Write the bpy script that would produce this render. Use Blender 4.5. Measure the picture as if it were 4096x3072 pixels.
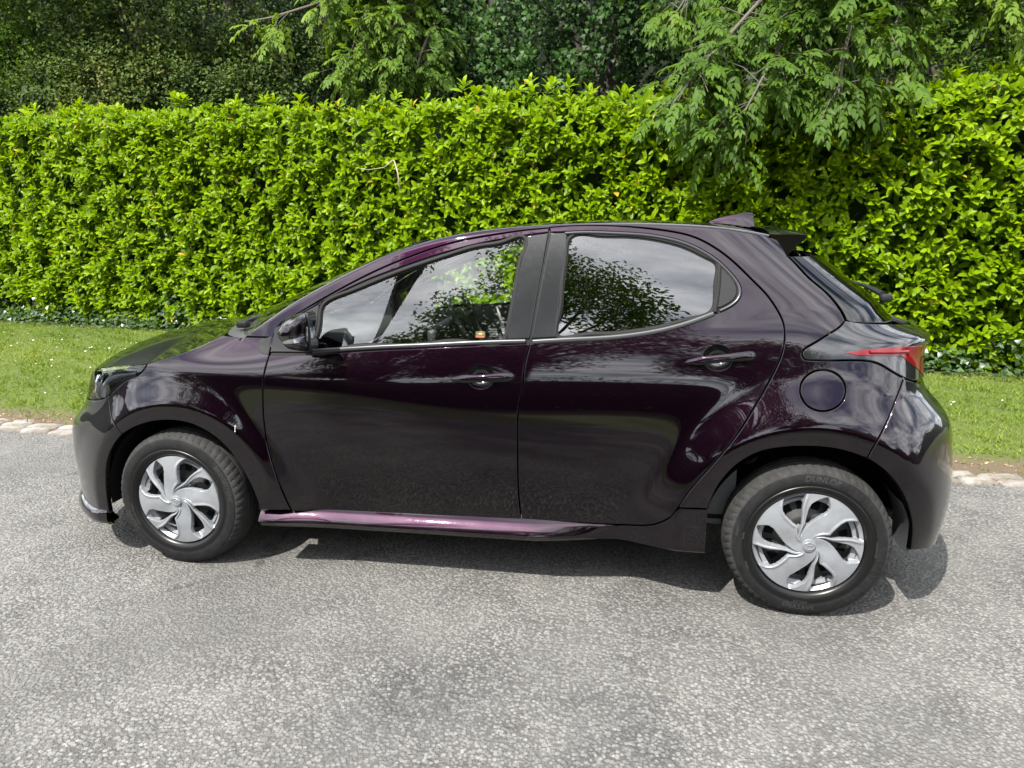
import bpy, bmesh, math, random
import numpy as np
from mathutils import Vector, Matrix
from mathutils.geometry import delaunay_2d_cdt
random.seed(7); RNG=np.random.default_rng(7)
for o in list(bpy.data.objects): bpy.data.objects.remove(o,do_unlink=True)
scene=bpy.context.scene
COL=scene.collection
# ---------------------------------------------------------------- camera
cd=bpy.data.cameras.new('camera'); cam=bpy.data.objects.new('camera',cd); COL.objects.link(cam)
cd.sensor_width=36; cd.lens=2840/4096*36; cd.clip_start=.05; cd.clip_end=2000
YAW,PIT,ROL=.17433,.21598,-.00148
_f=Vector((-math.sin(YAW)*math.cos(PIT),math.cos(YAW)*math.cos(PIT),-math.sin(PIT)))
_r=Vector((math.cos(YAW),math.sin(YAW),0)); _u=_r.cross(_f)
_R=_r*math.cos(ROL)+_u*math.sin(ROL); _U=-_r*math.sin(ROL)+_u*math.cos(ROL)
m=Matrix.Identity(4)
for i in range(3): m[i][0]=_R[i]; m[i][1]=_U[i]; m[i][2]=-_f[i]
CAM=Vector((1.90016,-3.39311,1.42924)); m.translation=CAM; cam.matrix_world=m
scene.camera=cam
scene.render.resolution_x=1024; scene.render.resolution_y=768
# ---------------------------------------------------------------- sun, sky, exposure
SUN=Vector((-.34,-.66,1.0)).normalized()
sd=bpy.data.lights.new('sun','SUN'); sd.energy=5.0; sd.angle=math.radians(.55); sd.color=(1,.955,.88)
so=bpy.data.objects.new('sun',sd); COL.objects.link(so); so.rotation_euler=(-SUN).to_track_quat('-Z','Y').to_euler()
w=bpy.data.worlds.new('World'); scene.world=w; w.use_nodes=True
nt=w.node_tree; nt.nodes.clear()
def wn(t,**k):
    n=nt.nodes.new(t)
    for a,b in k.items(): setattr(n,a,b)
    return n
sky=wn('ShaderNodeTexSky',sky_type='NISHITA',sun_disc=False); sky.sun_elevation=math.asin(SUN.z); sky.sun_rotation=math.atan2(SUN.x,SUN.y)
sky.altitude=50; sky.air_density=1.0; sky.dust_density=1.2; sky.ozone_density=1.2
tc=wn('ShaderNodeTexCoord'); sx=wn('ShaderNodeSeparateXYZ'); nt.links.new(tc.outputs['Generated'],sx.inputs[0])
def mth(op,a,b=None,c=None):
    n=wn('ShaderNodeMath',operation=op)
    for i,v in enumerate((a,b,c)):
        if v is None: continue
        if isinstance(v,(int,float)): n.inputs[i].default_value=v
        else: nt.links.new(v,n.inputs[i])
    return n.outputs[0]
zz=mth('MAXIMUM',mth('ADD',sx.outputs[2],.12),.03)
cx_=wn('ShaderNodeCombineXYZ'); nt.links.new(mth('DIVIDE',sx.outputs[0],zz),cx_.inputs[0]); nt.links.new(mth('DIVIDE',sx.outputs[1],zz),cx_.inputs[1])
n1=wn('ShaderNodeTexNoise'); n1.inputs['Scale'].default_value=1.15; n1.inputs['Detail'].default_value=9; n1.inputs['Roughness'].default_value=.58; n1.inputs['Distortion'].default_value=.5
mp=wn('ShaderNodeMapping'); mp.inputs['Location'].default_value=(4.3,1.7,0); mp.inputs['Scale'].default_value=(1,1.7,1); mp.inputs['Rotation'].default_value=(0,0,.5)
nt.links.new(cx_.outputs[0],mp.inputs[0]); nt.links.new(mp.outputs[0],n1.inputs['Vector'])
rp=wn('ShaderNodeValToRGB'); rp.color_ramp.elements[0].position=.37; rp.color_ramp.elements[1].position=.57
nt.links.new(n1.outputs[0],rp.inputs[0])
n2=wn('ShaderNodeTexNoise'); n2.inputs['Scale'].default_value=2.6; n2.inputs['Detail'].default_value=7; n2.inputs['Roughness'].default_value=.6
nt.links.new(mp.outputs[0],n2.inputs['Vector'])
cr_=wn('ShaderNodeValToRGB'); cr_.color_ramp.elements[0].position=.33; cr_.color_ramp.elements[0].color=(.37,.39,.44,1); cr_.color_ramp.elements[1].position=.68; cr_.color_ramp.elements[1].color=(1,1,1,1)
nt.links.new(n2.outputs[0],cr_.inputs[0])
CLOUD=26.0
mx=wn('ShaderNodeMix',data_type='RGBA'); nt.links.new(rp.outputs[0],mx.inputs['Factor']); nt.links.new(sky.outputs[0],mx.inputs['A']); csc=wn('ShaderNodeVectorMath',operation='SCALE'); csc.inputs['Scale'].default_value=CLOUD; nt.links.new(cr_.outputs[0],csc.inputs[0]); nt.links.new(csc.outputs[0],mx.inputs['B'])
bg=wn('ShaderNodeBackground'); bg.inputs['Strength'].default_value=.10; nt.links.new(mx.outputs['Result'],bg.inputs['Color'])
wo=wn('ShaderNodeOutputWorld'); nt.links.new(bg.outputs[0],wo.inputs['Surface'])
vs=scene.view_settings; vs.view_transform='Standard'; vs.look='None'; vs.gamma=1; vs.exposure=1.25; vs.use_curve_mapping=False
# ---------------------------------------------------------------- helpers
def tag(o,label=None,cat=None,group=None,kind=None):
    if label: o['label']=label
    if cat: o['category']=cat
    if group: o['group']=group
    if kind: o['kind']=kind
    return o
def empty(name,loc=(0,0,0),parent=None):
    o=bpy.data.objects.new(name,None); COL.objects.link(o); o.location=loc; o.empty_display_size=.1
    if parent: o.parent=parent
    return o
def meshdata(name,V,F,mat=None,smooth=True,N=None):
    me=bpy.data.meshes.new(name)
    V=np.asarray(V,dtype=np.float32)
    if isinstance(F,np.ndarray):
        k=F.shape[1]; nf=len(F)
        me.vertices.add(len(V)); me.vertices.foreach_set('co',V.ravel())
        me.loops.add(nf*k); me.loops.foreach_set('vertex_index',F.astype(np.int32).ravel())
        me.polygons.add(nf); me.polygons.foreach_set('loop_start',np.arange(0,nf*k,k,dtype=np.int32)); 
        me.update(calc_edges=True)
    else:
        me.from_pydata([tuple(map(float,v)) for v in V],[],F)
    me.polygons.foreach_set('use_smooth',[smooth]*len(me.polygons))
    if mat: 
        for q in (mat if isinstance(mat,(list,tuple)) else [mat]): me.materials.append(q)
    if N is not None:
        me.normals_split_custom_set_from_vertices([tuple(map(float,n)) for n in N])
    return me
def obj(name,me,parent=None,loc=None):
    o=bpy.data.objects.new(name,me); COL.objects.link(o)
    if parent: o.parent=parent
    if loc is not None: o.location=loc
    return o
def mk(name,V,F,mat,parent=None,smooth=True,N=None,loc=None): return obj(name,meshdata(name,V,F,mat,smooth,N),parent,loc)
class MB:
    def __init__(s): s.v=[]; s.f=[]
    def add(s,V,F):
        b=len(s.v); s.v+=[tuple(map(float,v)) for v in V]; s.f+=[tuple(int(i)+b for i in f) for f in F]; return s
    def box(s,c,d,bev=0,rot=None):
        bm=bmesh.new(); bmesh.ops.create_cube(bm,size=1); bmesh.ops.scale(bm,vec=d,verts=bm.verts)
        if bev: bmesh.ops.bevel(bm,geom=list(bm.edges),offset=bev,segments=2,affect='EDGES',profile=.5)
        M=Matrix.Translation(c)@(rot.to_4x4() if rot else Matrix.Identity(4)); bm.transform(M)
        bm.verts.index_update(); s.add([v.co for v in bm.verts],[[v.index for v in f.verts] for f in bm.faces]); bm.free(); return s
    def grid(s,P,closeu=False,closev=False):
        P=np.asarray(P); n,m_=P.shape[:2]; F=[]
        for i in range(n if closeu else n-1):
            for j in range(m_ if closev else m_-1):
                a=i*m_+j; b=((i+1)%n)*m_+j; c=((i+1)%n)*m_+(j+1)%m_; d=i*m_+(j+1)%m_
                F.append((a,b,c,d))
        return s.add(P.reshape(-1,3),F)
    def tube(s,pts,rad,n=8,cap=True):
        pts=[Vector(p) for p in pts]; R=rad if hasattr(rad,'__len__') else [rad]*len(pts); P=[]; ref=None
        for i,p in enumerate(pts):
            t=(pts[min(i+1,len(pts)-1)]-pts[max(i-1,0)]).normalized()
            if ref is None: ref=t.orthogonal().normalized()
            ref=(ref-t*ref.dot(t)).normalized(); b=t.cross(ref)
            P.append([p+(ref*math.cos(2*math.pi*k/n)+b*math.sin(2*math.pi*k/n))*R[i] for k in range(n)])
        base=len(s.v); s.grid(np.array([[list(q) for q in r] for r in P]),closev=True)
        if cap: s.f.append(tuple(base+k for k in range(n))[::-1]); s.f.append(tuple(base+(len(pts)-1)*n+k for k in range(n)))
        return s
    def lathe(s,prof,n=64,axis='y',c=(0,0,0)):
        a=np.linspace(0,2*np.pi,n,endpoint=False); prof=np.asarray(prof)  # (r, h)
        P=np.zeros((n,len(prof),3)); 
        P[...,0]=np.cos(a)[:,None]*prof[:,0]; P[...,1]=prof[:,1]; P[...,2]=np.sin(a)[:,None]*prof[:,0]
        return s.grid(P+np.array(c),closeu=True)
    def build(s,name,mat,parent=None,smooth=True,auto=None,loc=None):
        o=mk(name,s.v,s.f,mat,parent,smooth,loc=loc)
        bm=bmesh.new(); bm.from_mesh(o.data); bmesh.ops.recalc_face_normals(bm,faces=bm.faces); bm.to_mesh(o.data); bm.free()
        if auto is not None:
            o.data.polygons.foreach_set('use_smooth',[True]*len(o.data.polygons)); o.data.set_sharp_from_angle(angle=math.radians(auto))
        return o
# ---------------------------------------------------------------- materials
def M(name,col=(.5,.5,.5),rough=.5,metal=0,spec=.5,coat=0,coatr=.03,**k):
    m_=bpy.data.materials.new(name); m_.use_nodes=True; b=m_.node_tree.nodes['Principled BSDF']
    b.inputs['Base Color'].default_value=(*col,1); b.inputs['Roughness'].default_value=rough; b.inputs['Metallic'].default_value=metal
    b.inputs['Specular IOR Level'].default_value=spec; b.inputs['Coat Weight'].default_value=coat; b.inputs['Coat Roughness'].default_value=coatr
    for a,v in k.items(): b.inputs[a.replace('_',' ')].default_value=v
    return m_
class NT:
    def __init__(s,m_): s.m=m_; s.t=m_.node_tree; s.b=s.t.nodes.get('Principled BSDF'); s.out=s.t.nodes.get('Material Output')
    def n(s,t,**k):
        q=s.t.nodes.new(t)
        for a,b in k.items():
            if a.startswith('_'): q.inputs[a[1:].replace('_',' ')].default_value=b
            else: setattr(q,a,b)
        return q
    def l(s,a,b): s.t.links.new(a,b)
    def tex(s,kind,scale,detail=4,rough=.55,vec=None,dist=0,**k):
        q=s.n('ShaderNodeTexNoise' if kind=='n' else 'ShaderNodeTexVoronoi'); q.inputs['Scale'].default_value=scale
        if kind=='n': q.inputs['Detail'].default_value=detail; q.inputs['Roughness'].default_value=rough; q.inputs['Distortion'].default_value=dist
        for a,b in k.items(): setattr(q,a,b)
        if vec is not None: s.l(vec,q.inputs['Vector'])
        return q
    def ramp(s,src,stops,interp='LINEAR'):
        q=s.n('ShaderNodeValToRGB'); e=q.color_ramp.elements; q.color_ramp.interpolation=interp
        while len(e)<len(stops): e.new(.5)
        for x,(p,c) in zip(e,stops): x.position=p; x.color=(*c,1) if len(c)==3 else c
        s.l(src,q.inputs[0]); return q.outputs[0]
    def obj(s): return s.n('ShaderNodeTexCoord').outputs['Object']
    def mix(s,f,a,b,blend='MIX'):
        q=s.n('ShaderNodeMix',data_type='RGBA',blend_type=blend)
        for v,i in ((f,'Factor'),(a,'A'),(b,'B')):
            sock=[z for z in q.inputs if z.name==i and (z.type=='RGBA' or (i=='Factor' and z.type=='VALUE'))][0]
            if hasattr(v,'links'): s.l(v,sock)
            elif isinstance(v,(int,float)): sock.default_value=v
            else: sock.default_value=(*v,1)
        return [z for z in q.outputs if z.type=='RGBA'][0]
    def math(s,op,a,b=0):
        q=s.n('ShaderNodeMath',operation=op)
        for i,v in enumerate((a,b)):
            if hasattr(v,'links'): s.l(v,q.inputs[i])
            else: q.inputs[i].default_value=v
        return q.outputs[0]
    def bump(s,h,strength=.3,dist=.01,normal=None):
        q=s.n('ShaderNodeBump'); q.inputs['Strength'].default_value=strength; q.inputs['Distance'].default_value=dist; s.l(h,q.inputs['Height'])
        if normal is not None: s.l(normal,q.inputs['Normal'])
        return q.outputs[0]
import numpy as np
def spl(xs,ys):
    xs=np.array(xs,float); ys=np.array(ys,float); n=len(xs); h=np.diff(xs)
    A=np.zeros((n,n)); b=np.zeros(n); A[0,0]=A[-1,-1]=1
    for i in range(1,n-1):
        A[i,i-1]=h[i-1]; A[i,i]=2*(h[i-1]+h[i]); A[i,i+1]=h[i]
        b[i]=6*((ys[i+1]-ys[i])/h[i]-(ys[i]-ys[i-1])/h[i-1])
    m=np.linalg.solve(A,b)
    def f(x):
        x=np.asarray(x,float); i=np.clip(np.searchsorted(xs,x)-1,0,n-2)
        xc=np.clip(x,xs[0],xs[-1]); d=xc-xs[i]; H=h[i]
        s=(ys[i+1]-ys[i])/H-H*(2*m[i]+m[i+1])/6
        v=ys[i]+d*(s+d*(m[i]/2+d*(m[i+1]-m[i])/(6*H)))
        s0=(ys[1]-ys[0])/h[0]-h[0]*(2*m[0]+m[1])/6; s1=(ys[-1]-ys[-2])/h[-1]+h[-1]*(m[-2]+2*m[-1])/6
        return v+np.where(x<xs[0],(x-xs[0])*s0,0)+np.where(x>xs[-1],(x-xs[-1])*s1,0)
    return f
def smin(a,b,k): return .5*(a+b-np.sqrt((a-b)**2+k*k))
def smax(a,b,k): return .5*(a+b+np.sqrt((a-b)**2+k*k))
def spos(t,k): return .5*(t+np.sqrt(t*t+k*k))
YM=spl([-.8,-.3,.1,.6,1.1,1.7,2.2,2.6,3.2],[.80,.80,.808,.818,.816,.812,.808,.805,.80])
LP=spl([.10,.22,.28,.34,.41,.48,.56,.64,.74,.84,.95,1.1],[-.075,-.052,-.043,-.036,-.026,-.0145,-.005,0,-.001,-.007,-.020,-.048])
ZC=spl([-.6,-.16,.42,.75,1.0,1.5,2.0,2.6,3.1],[.855,.855,.846,.838,.822,.80,.80,.82,.83])
KC=spl([-.6,.7,1.0,1.5,2.0,3.1],[.004,.004,.01,.03,.035,.035])
TH=spl([-.6,-.16,.2,.6,1.2,1.7,2.2,2.6,3.1],[.30,.30,.30,.25,.18,.13,.12,.12,.12])
KU=spl([-.6,-.16,.2,.5,.8,1.7,3.1],[2.4,2.2,1.9,1.0,.5,.5,.45])
ZB=spl([-.6,.2,.5,.62,1.0,1.48,1.8,2.1,2.3,2.5,2.8,3.2],[1.04,.985,.945,.942,.965,1.0,1.022,1.062,1.105,1.15,1.19,1.22])
YG=spl([-.6,.2,.5,1.0,1.6,2.2,2.6,3.2],[.84,.80,.784,.782,.777,.762,.75,.74])
BG=spl([-.6,.4,1.0,1.6,2.2,2.8],[.36,.34,.33,.33,.36,.40])
XN=spl([.10,.20,.26,.33,.44,.50,.546,.565,.597,.638,.69,.76,.815,.92,1.02],[-.775,-.790,-.796,-.797,-.792,-.780,-.768,-.757,-.727,-.686,-.650,-.624,-.596,-.50,-.38])
XT=spl([.15,.274,.386,.46,.535,.635,.70,.757,.80,.845,.885,.934,.975,1.01,1.035,1.058,1.08,1.146,1.229,1.33,1.45],[3.10,3.141,3.171,3.178,3.172,3.157,3.143,3.106,3.065,3.028,3.018,3.015,3.020,3.038,3.042,2.995,2.934,2.857,2.754,2.622,2.46])
X0F=spl([.1,.6,1.1],[.05,.05,.1]); X0T=spl([.1,.6,.9,1.05,1.3,1.5],[2.58,2.58,2.55,2.45,2.2,2.05])
EXF,EXT=3.6,3.4
def zmix(z,a,b): 
    t=np.clip((z-a)/(b-a),0,1); return t*t*(3-2*t)
def _BU(x,z):
    L=YM(x)+LP(z); zc=ZC(x); yc=YM(x)+LP(zc); dz=z-zc
    U=yc-np.tan(TH(x))*dz-KU(x)*np.where(dz>0,dz,0)**2
    return smin(L,U,KC(x))
def W0(x,z):
    zb=ZB(x); d=z-zb; k=np.clip((x-.2)/.25,0,1); k=k*k*(3-2*k); up=np.where(d>0,d,0)
    yb=_BU(x,zb); B=_BU(x,z); e=.004; sl=(_BU(x,zb-e)-yb)/e
    # above the belt the side leans in as one taut curve, tangent to the shoulder
    G=yb-sl*up-(np.tan(BG(x))+.10*up-sl)*up*up/(up+.05)
    B=B+(G-B)*k*(d>0)
    rf=np.hypot(x-.02,z-.29); B=smax(B,.840-.34*spos(rf-.43,.012),.012)
    rr=np.hypot((x-2.55)*np.where(x<2.55,.93,1.0),z-.30); return smax(B,.8475-.40*spos(rr-.445,.014)-.25*spos(rr-.445,.014)**2,.014)
def corner(x,z):
    x0=X0F(z); a=x0-XN(z); q=np.clip((x0-x)/a,0,1); c=(1-q**EXF)**(1/EXF)
    x1=X0T(z); a=XT(z)-x1; q=np.clip((x-x1)/a,0,1); return c*(1-q**EXT)**(1/EXT)
def W(x,z): return W0(x,z)*corner(x,z)
# param u -> x (regular at nose / tail): polar angle of the plan superellipse
def _sup(p,n):
    p=np.clip(p,0,np.pi/2); sn=np.sin(p); cs=np.cos(p); r=(sn**n+cs**n)**(-1/n); return r*sn,r*cs
def X(u,z):
    x0=X0F(z); a=x0-XN(z); x1=X0T(z); b=XT(z)-x1
    return np.where(u<x0,x0-a*_sup((x0-u)/a,EXF)[0],np.where(u>x1,x1+b*_sup((u-x1)/b,EXT)[0],u))
def Uof(x,z):
    x0=X0F(z); a=x0-XN(z); x1=X0T(z); b=XT(z)-x1
    q=np.clip((x0-x)/a,0,1); p=np.arctan2(q,(1-q**EXF)**(1/EXF)); q2=np.clip((x-x1)/b,0,1); p2=np.arctan2(q2,(1-q2**EXT)**(1/EXT))
    return np.where(x<x0,x0-a*p,np.where(x>x1,x1+b*p2,x))
def Wu(u,z):
    x0=X0F(z); a=x0-XN(z); x1=X0T(z); b=XT(z)-x1
    return W0(X(u,z),z)*_sup((x0-u)/a,EXF)[1]*_sup((u-x1)/b,EXT)[1]
ZE=spl([.30,.3175,.334,.366,.393,.439,.50,.61,.722,.892,1.09,1.3,1.54,1.8,2.15,2.39,2.6],[.983,.9975,1.011,1.035,1.056,1.088,1.127,1.189,1.247,1.325,1.388,1.426,1.446,1.454,1.443,1.418,1.382])
RF0=.032
def RF(x): return RF0*np.clip((x-.305)/.13,.06,1)
AM=np.radians(87)
def V0(x): return ZE(x)-.7*RF(x)
def S(u,v):
    u=np.asarray(u,float); v=np.asarray(v,float); u,v=np.broadcast_arrays(u,v)
    x=X(u,np.minimum(v,1.45)); v0=V0(x)
    up=(v>v0)&(x>.29)&(x<2.62)
    zz=np.where(up,v0,v)
    w=Wu(u,zz); e=1e-3
    b0=np.arctan(-(Wu(u,v0+0*v)-Wu(u,v0-e))/e)
    al=np.minimum(b0+(v-v0)/RF(x),AM); t=np.maximum(0,(v-v0)-(AM-b0)*RF(x))
    z2=v0+RF(x)*(np.sin(al)-np.sin(b0)); y2=w-RF(x)*(np.cos(b0)-np.cos(al))
    yl=np.maximum(y2,.2); m=np.tan(np.pi/2-AM)
    # crown
    y3=y2-t; z3=z2+m*(t-t*t/(2*yl))
    y=np.where(up,y3,w); z=np.where(up,z3,v)
    return np.stack([x,-y,z],-1)
def N(u,v,e=4e-4):
    du=S(u+e,v)-S(u-e,v); dv=S(u,v+e)-S(u,v-e)
    n=np.cross(du,dv); n/=np.linalg.norm(n,axis=-1,keepdims=True)+1e-12
    return n
TR={
'fend_door':[(.443,.9283),(.4352,.8901),(.4289,.848),(.4238,.804),(.4207,.7445),(.4193,.6844),(.421,.6313),(.428,.571),(.4417,.5112),(.4582,.4505),(.4772,.3886),(.4954,.333),(.5131,.2818)],
'sail_gap':[(.4448,.9317),(.4452,.9729),(.4489,1.0071),(.4594,1.0364),(.4817,1.0567)],
'gap_f':[(.4817,1.0567),(.548,1.0918),(.6324,1.141),(.7156,1.1872),(.798,1.2302),(.9072,1.2811),(1.016,1.3236),(1.1241,1.3606),(1.232,1.3868),(1.3393,1.405),(1.4456,1.4208),(1.5537,1.431)],
'gap_r':[(1.5604,1.4348),(1.6258,1.4406),(1.73,1.4412),(1.8332,1.4369),(1.9354,1.4276),(2.0364,1.4134),(2.0966,1.3985),(2.1613,1.3679),(2.2254,1.3241),(2.2742,1.2807),(2.3225,1.233),(2.3608,1.1954),(2.4034,1.1347),(2.422,1.0977),(2.4282,1.0559),(2.4229,1.009),(2.4101,.9617),(2.3882,.9139),(2.3647,.8659),(2.3348,.813),(2.2902,.7331),(2.2311,.6443),(2.167,.5557),(2.1071,.4697),(2.0773,.4134),(2.0523,.3719)],
'rdoor_bot':[(1.4772,.2921),(1.58,.2921),(1.6742,.2927),(1.7673,.2944),(1.8595,.2984),(1.9231,.3082),(1.9674,.3191),(2.0021,.3333),(2.0275,.3496),(2.0523,.3719)],
'fdoor_bot':[(.5162,.2782),(.6894,.2674),(.8974,.2746),(1.2331,.2824),(1.4747,.2861)],
'bgap':[(1.5549,1.4297),(1.5355,1.2553),(1.518,1.1051),(1.5052,1.0056),(1.4945,.9554),(1.4842,.8795),(1.4847,.8594),(1.4713,.7747),(1.466,.6386),(1.4656,.5149),(1.4664,.4116),(1.4705,.3416),(1.4772,.2856)],
'bonnet_line':[(-.1028,.8778),(-.0511,.8943),(.0274,.9196),(.0892,.941),(.1272,.9553),(.1643,.9737),(.2194,1.0016)],
'fender_top':[(.2196,1.0002),(.2628,.9957),(.3187,.9954),(.3781,.9962),(.4393,.9972)],
'sail_f':[(.4426,.9303),(.4446,.9626),(.4511,.9962)],
'headlamp_low':[(-.1022,.8743),(-.1048,.8612),(-.1167,.846),(-.1464,.8257),(-.1724,.8151),(-.2035,.8045),(-.2218,.7902),(-.2405,.7734),(-.2648,.7542),(-.2906,.7337)],
'headlamp_bot':[(-.2906,.7337),(-.3181,.7185),(-.3477,.7073),(-.3807,.6989),(-.4217,.6939)],
'headlamp_top':[(-.1026,.8764),(-.1913,.867),(-.298,.8515),(-.3586,.8397),(-.424,.8229)],
'bump_seam':[(-.2906,.7337),(-.2833,.6934),(-.2749,.6651),(-.2609,.6341),(-.2409,.6105),(-.2176,.5795)],
'arch_f1':[(-.3245,.2096),(-.326,.2306),(-.3269,.2684),(-.3222,.3524),(-.314,.4111),(-.2973,.47),(-.2743,.5126),(-.2486,.5469),(-.2176,.5795)],
'arch_f2':[(-.2176,.5795),(-.1877,.599),(-.1435,.6215),(-.0918,.6401),(-.0411,.6504),(.0089,.6544),(.0583,.6528),(.1068,.6442),(.154,.6264),(.2003,.6),(.238,.5709),(.2747,.5301),(.3103,.4774),(.3378,.424),(.3581,.3778),(.371,.3389),(.3801,.3036),(.3825,.2837)],
'arch_r1':[(2.1826,.4167),(2.1873,.4301),(2.203,.4828),(2.2268,.5309),(2.2608,.579),(2.3003,.6156),(2.3501,.6466),(2.4105,.6639),(2.4709,.6727),(2.5212,.6754),(2.5713,.6752),(2.6217,.6685),(2.672,.6557),(2.7094,.642)],
'arch_r2':[(2.7094,.642),(2.7473,.6176),(2.7835,.5853),(2.8157,.5465),(2.8388,.507),(2.8582,.4612),(2.8734,.4145),(2.8823,.3611),(2.8836,.3312),(2.8836,.2919)],
'rb_seam':[(2.8274,.9095),(2.8068,.8526),(2.7852,.8053),(2.7644,.7578),(2.7395,.7142),(2.7228,.6771),(2.7094,.642)],
'rear_edge':[(2.428,1.3286),(2.4609,1.2949),(2.4982,1.2522),(2.5444,1.2145),(2.5808,1.1775),(2.6011,1.1501),(2.617,1.1272),(2.624,1.1069)],
'lamp_edge':[(2.624,1.1069),(2.62,1.0935),(2.6014,1.0777),(2.5591,1.0496),(2.5148,1.0207),(2.4831,1.0012),(2.4778,.9894),(2.4836,.9755),(2.4975,.9699)],
'lamp_low':[(2.4975,.9699),(2.5612,.9685),(2.6495,.9715),(2.7055,.97),(2.7318,.9638),(2.7637,.9446),(2.8022,.9195),(2.8283,.9057)],
'lamp_low2':[(2.8283,.9057),(2.8642,.8917),(2.9047,.8779)],
'rear_bump_low':[(2.8836,.2919),(2.918,.2874),(2.9682,.2789)],
'fglass':[(.6603,1.1301),(.6519,1.0734),(.6446,1.0055),(.6347,.9612),(.7666,.9728),(.9345,.9864),(1.099,.9964),(1.2601,1.0077),(1.4,1.0172),(1.4108,1.0584),(1.4218,1.1386),(1.4359,1.2495),(1.4514,1.3359),(1.4632,1.3819),(1.4596,1.3881),(1.3951,1.3793),(1.2888,1.3585),(1.182,1.3296),(1.0746,1.2953),(.9662,1.2581),(.857,1.2153),(.7465,1.1719),(.6711,1.1392)],
'fframe':[(.6503,1.1404),(.7447,1.1876),(.8549,1.2361),(.9644,1.2763),(1.0729,1.3135),(1.1807,1.3452),(1.2878,1.3714),(1.3942,1.3906),(1.4603,1.4009),(1.5538,1.4127)],
'sail_out':[(.6503,1.1404),(.5885,1.1075),(.5202,1.07),(.4827,1.0488)],
'fbelt_top':[(.6338,.9586),(.7667,.9712),(.9347,.9848),(1.0991,.9949),(1.2602,1.0062),(1.4133,1.0145),(1.503,1.0184)],
'fbelt_bot':[(.448,.9308),(.5377,.9333),(.6196,.9391),(.7685,.9523),(.9361,.9655),(1.1003,.9762),(1.2613,.987),(1.5007,1.002)],
'rglass':[(1.6352,1.3872),(1.6491,1.3999),(1.732,1.4015),(1.8348,1.3984),(1.9366,1.39),(2.0125,1.3751),(2.0627,1.3603),(2.1127,1.3383),(2.1524,1.3188),(2.183,1.2995),(2.1828,1.2558),(2.1792,1.1882),(2.1729,1.1402),(2.0937,1.1077),(1.9966,1.0795),(1.8984,1.0606),(1.7988,1.0489),(1.698,1.0419),(1.6087,1.0365),(1.6131,1.1018),(1.6218,1.2311),(1.6306,1.3568)],
'rquart':[(2.1928,1.3005),(2.2262,1.2707),(2.2469,1.2419),(2.2589,1.2084),(2.2554,1.1844),(2.2374,1.1651),(2.1849,1.1428),(2.188,1.2365)],
'rframe':[(1.5608,1.4127),(1.6274,1.4142),(1.6482,1.4157),(1.7312,1.4167),(1.8342,1.4125),(1.9361,1.4055),(2.012,1.3925),(2.0873,1.3702),(2.1372,1.3457),(2.1867,1.3141),(2.2359,1.2683),(2.2653,1.2325),(2.2786,1.2015),(2.2732,1.1775),(2.2472,1.1519),(2.1901,1.1238),(2.0942,1.0872),(1.9973,1.0593),(1.8991,1.0403),(1.7998,1.026),(1.6126,1.009),(1.5055,1.0021)],
'rbelt_top':[(1.5078,1.0186),(1.6092,1.0267),(1.6984,1.033),(1.7992,1.0406),(1.8987,1.0534),(1.9969,1.0723),(2.0939,1.1006),(2.1779,1.1331)],
'fuel':[(2.6347,.87),(2.6319,.852),(2.6239,.8353),(2.6114,.8207),(2.5952,.8093),(2.5764,.8018),(2.5563,.7987),(2.5363,.8003),(2.5176,.8064),(2.5017,.8167),(2.4894,.8305),(2.4818,.8469),(2.4792,.8649),(2.482,.8831),(2.4898,.9004),(2.5022,.9156),(2.5183,.9275),(2.5371,.9352),(2.5573,.9383),(2.5774,.9364),(2.5962,.9298),(2.6123,.9189),(2.6246,.9046),(2.6322,.8879)],
'sill_top_line':[(.3863,.2816),(.5251,.2762),(.8969,.2694),(1.2329,.278),(1.4798,.2822),(1.6742,.2874),(1.8596,.2923),(2.0369,.3301),(2.1727,.3585)],
'skirt_seam':[(2.0774,.4122),(2.1314,.416),(2.188,.4171)],
'crn_front':[(.3784,.2834),(.4543,.286),(.5131,.2818)],
'handle_f':[(1.2022,.8664),(1.4502,.8836),(1.3176,.9181),(1.3202,.8259)],
'handle_r':[(2.0813,.9494),(2.3328,.9806),(2.1948,1.0124),(2.1977,.9216)],
'mir':[(.4926,.9955),(.618,.9529)],
'spoil_side':[(2.4281,1.3334),(2.3996,1.3578),(2.3856,1.3774),(2.3783,1.4103)],
'scratch':[(.3004,.6451),(.3011,.6175)],
'fsail':[(.4418,1.0029),(.413,.9927),(.3946,.9767),(.3904,.9572),(.3984,.9404),(.4166,.9308),(.4394,.9302),(.4413,.9625)],
'bpil_f':[(1.4726,1.3994),(1.5523,1.4112),(1.5019,1.0194),(1.4149,1.0146),(1.4203,1.0586),(1.4312,1.1387),(1.4448,1.2495),(1.4599,1.3359)],
'bpil_r':[(1.5625,1.4112),(1.6254,1.4127),(1.6233,1.3568),(1.613,1.231),(1.6044,1.1016),(1.6005,1.0265),(1.5098,1.0196)],
'red1':[(2.6224,.9991),(2.6906,1.0138),(2.796,1.0239),(2.8507,1.0227),(2.8797,1.0195),(2.9231,.9685),(2.9672,.9143),(2.9811,.8864),(2.945,.8867),(2.8313,.9678),(2.8035,.9889),(2.6616,.9915)],
'sticker':[(1.2941,1.0446),(1.3308,1.0453),(1.3321,1.0228),(1.2955,1.022)],
'etch':[(1.3449,1.0571),(1.3792,1.0578),(1.381,1.0278),(1.3467,1.0271)],
'dent':[(.6072,.8292),(.5932,.416)],
}
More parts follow.
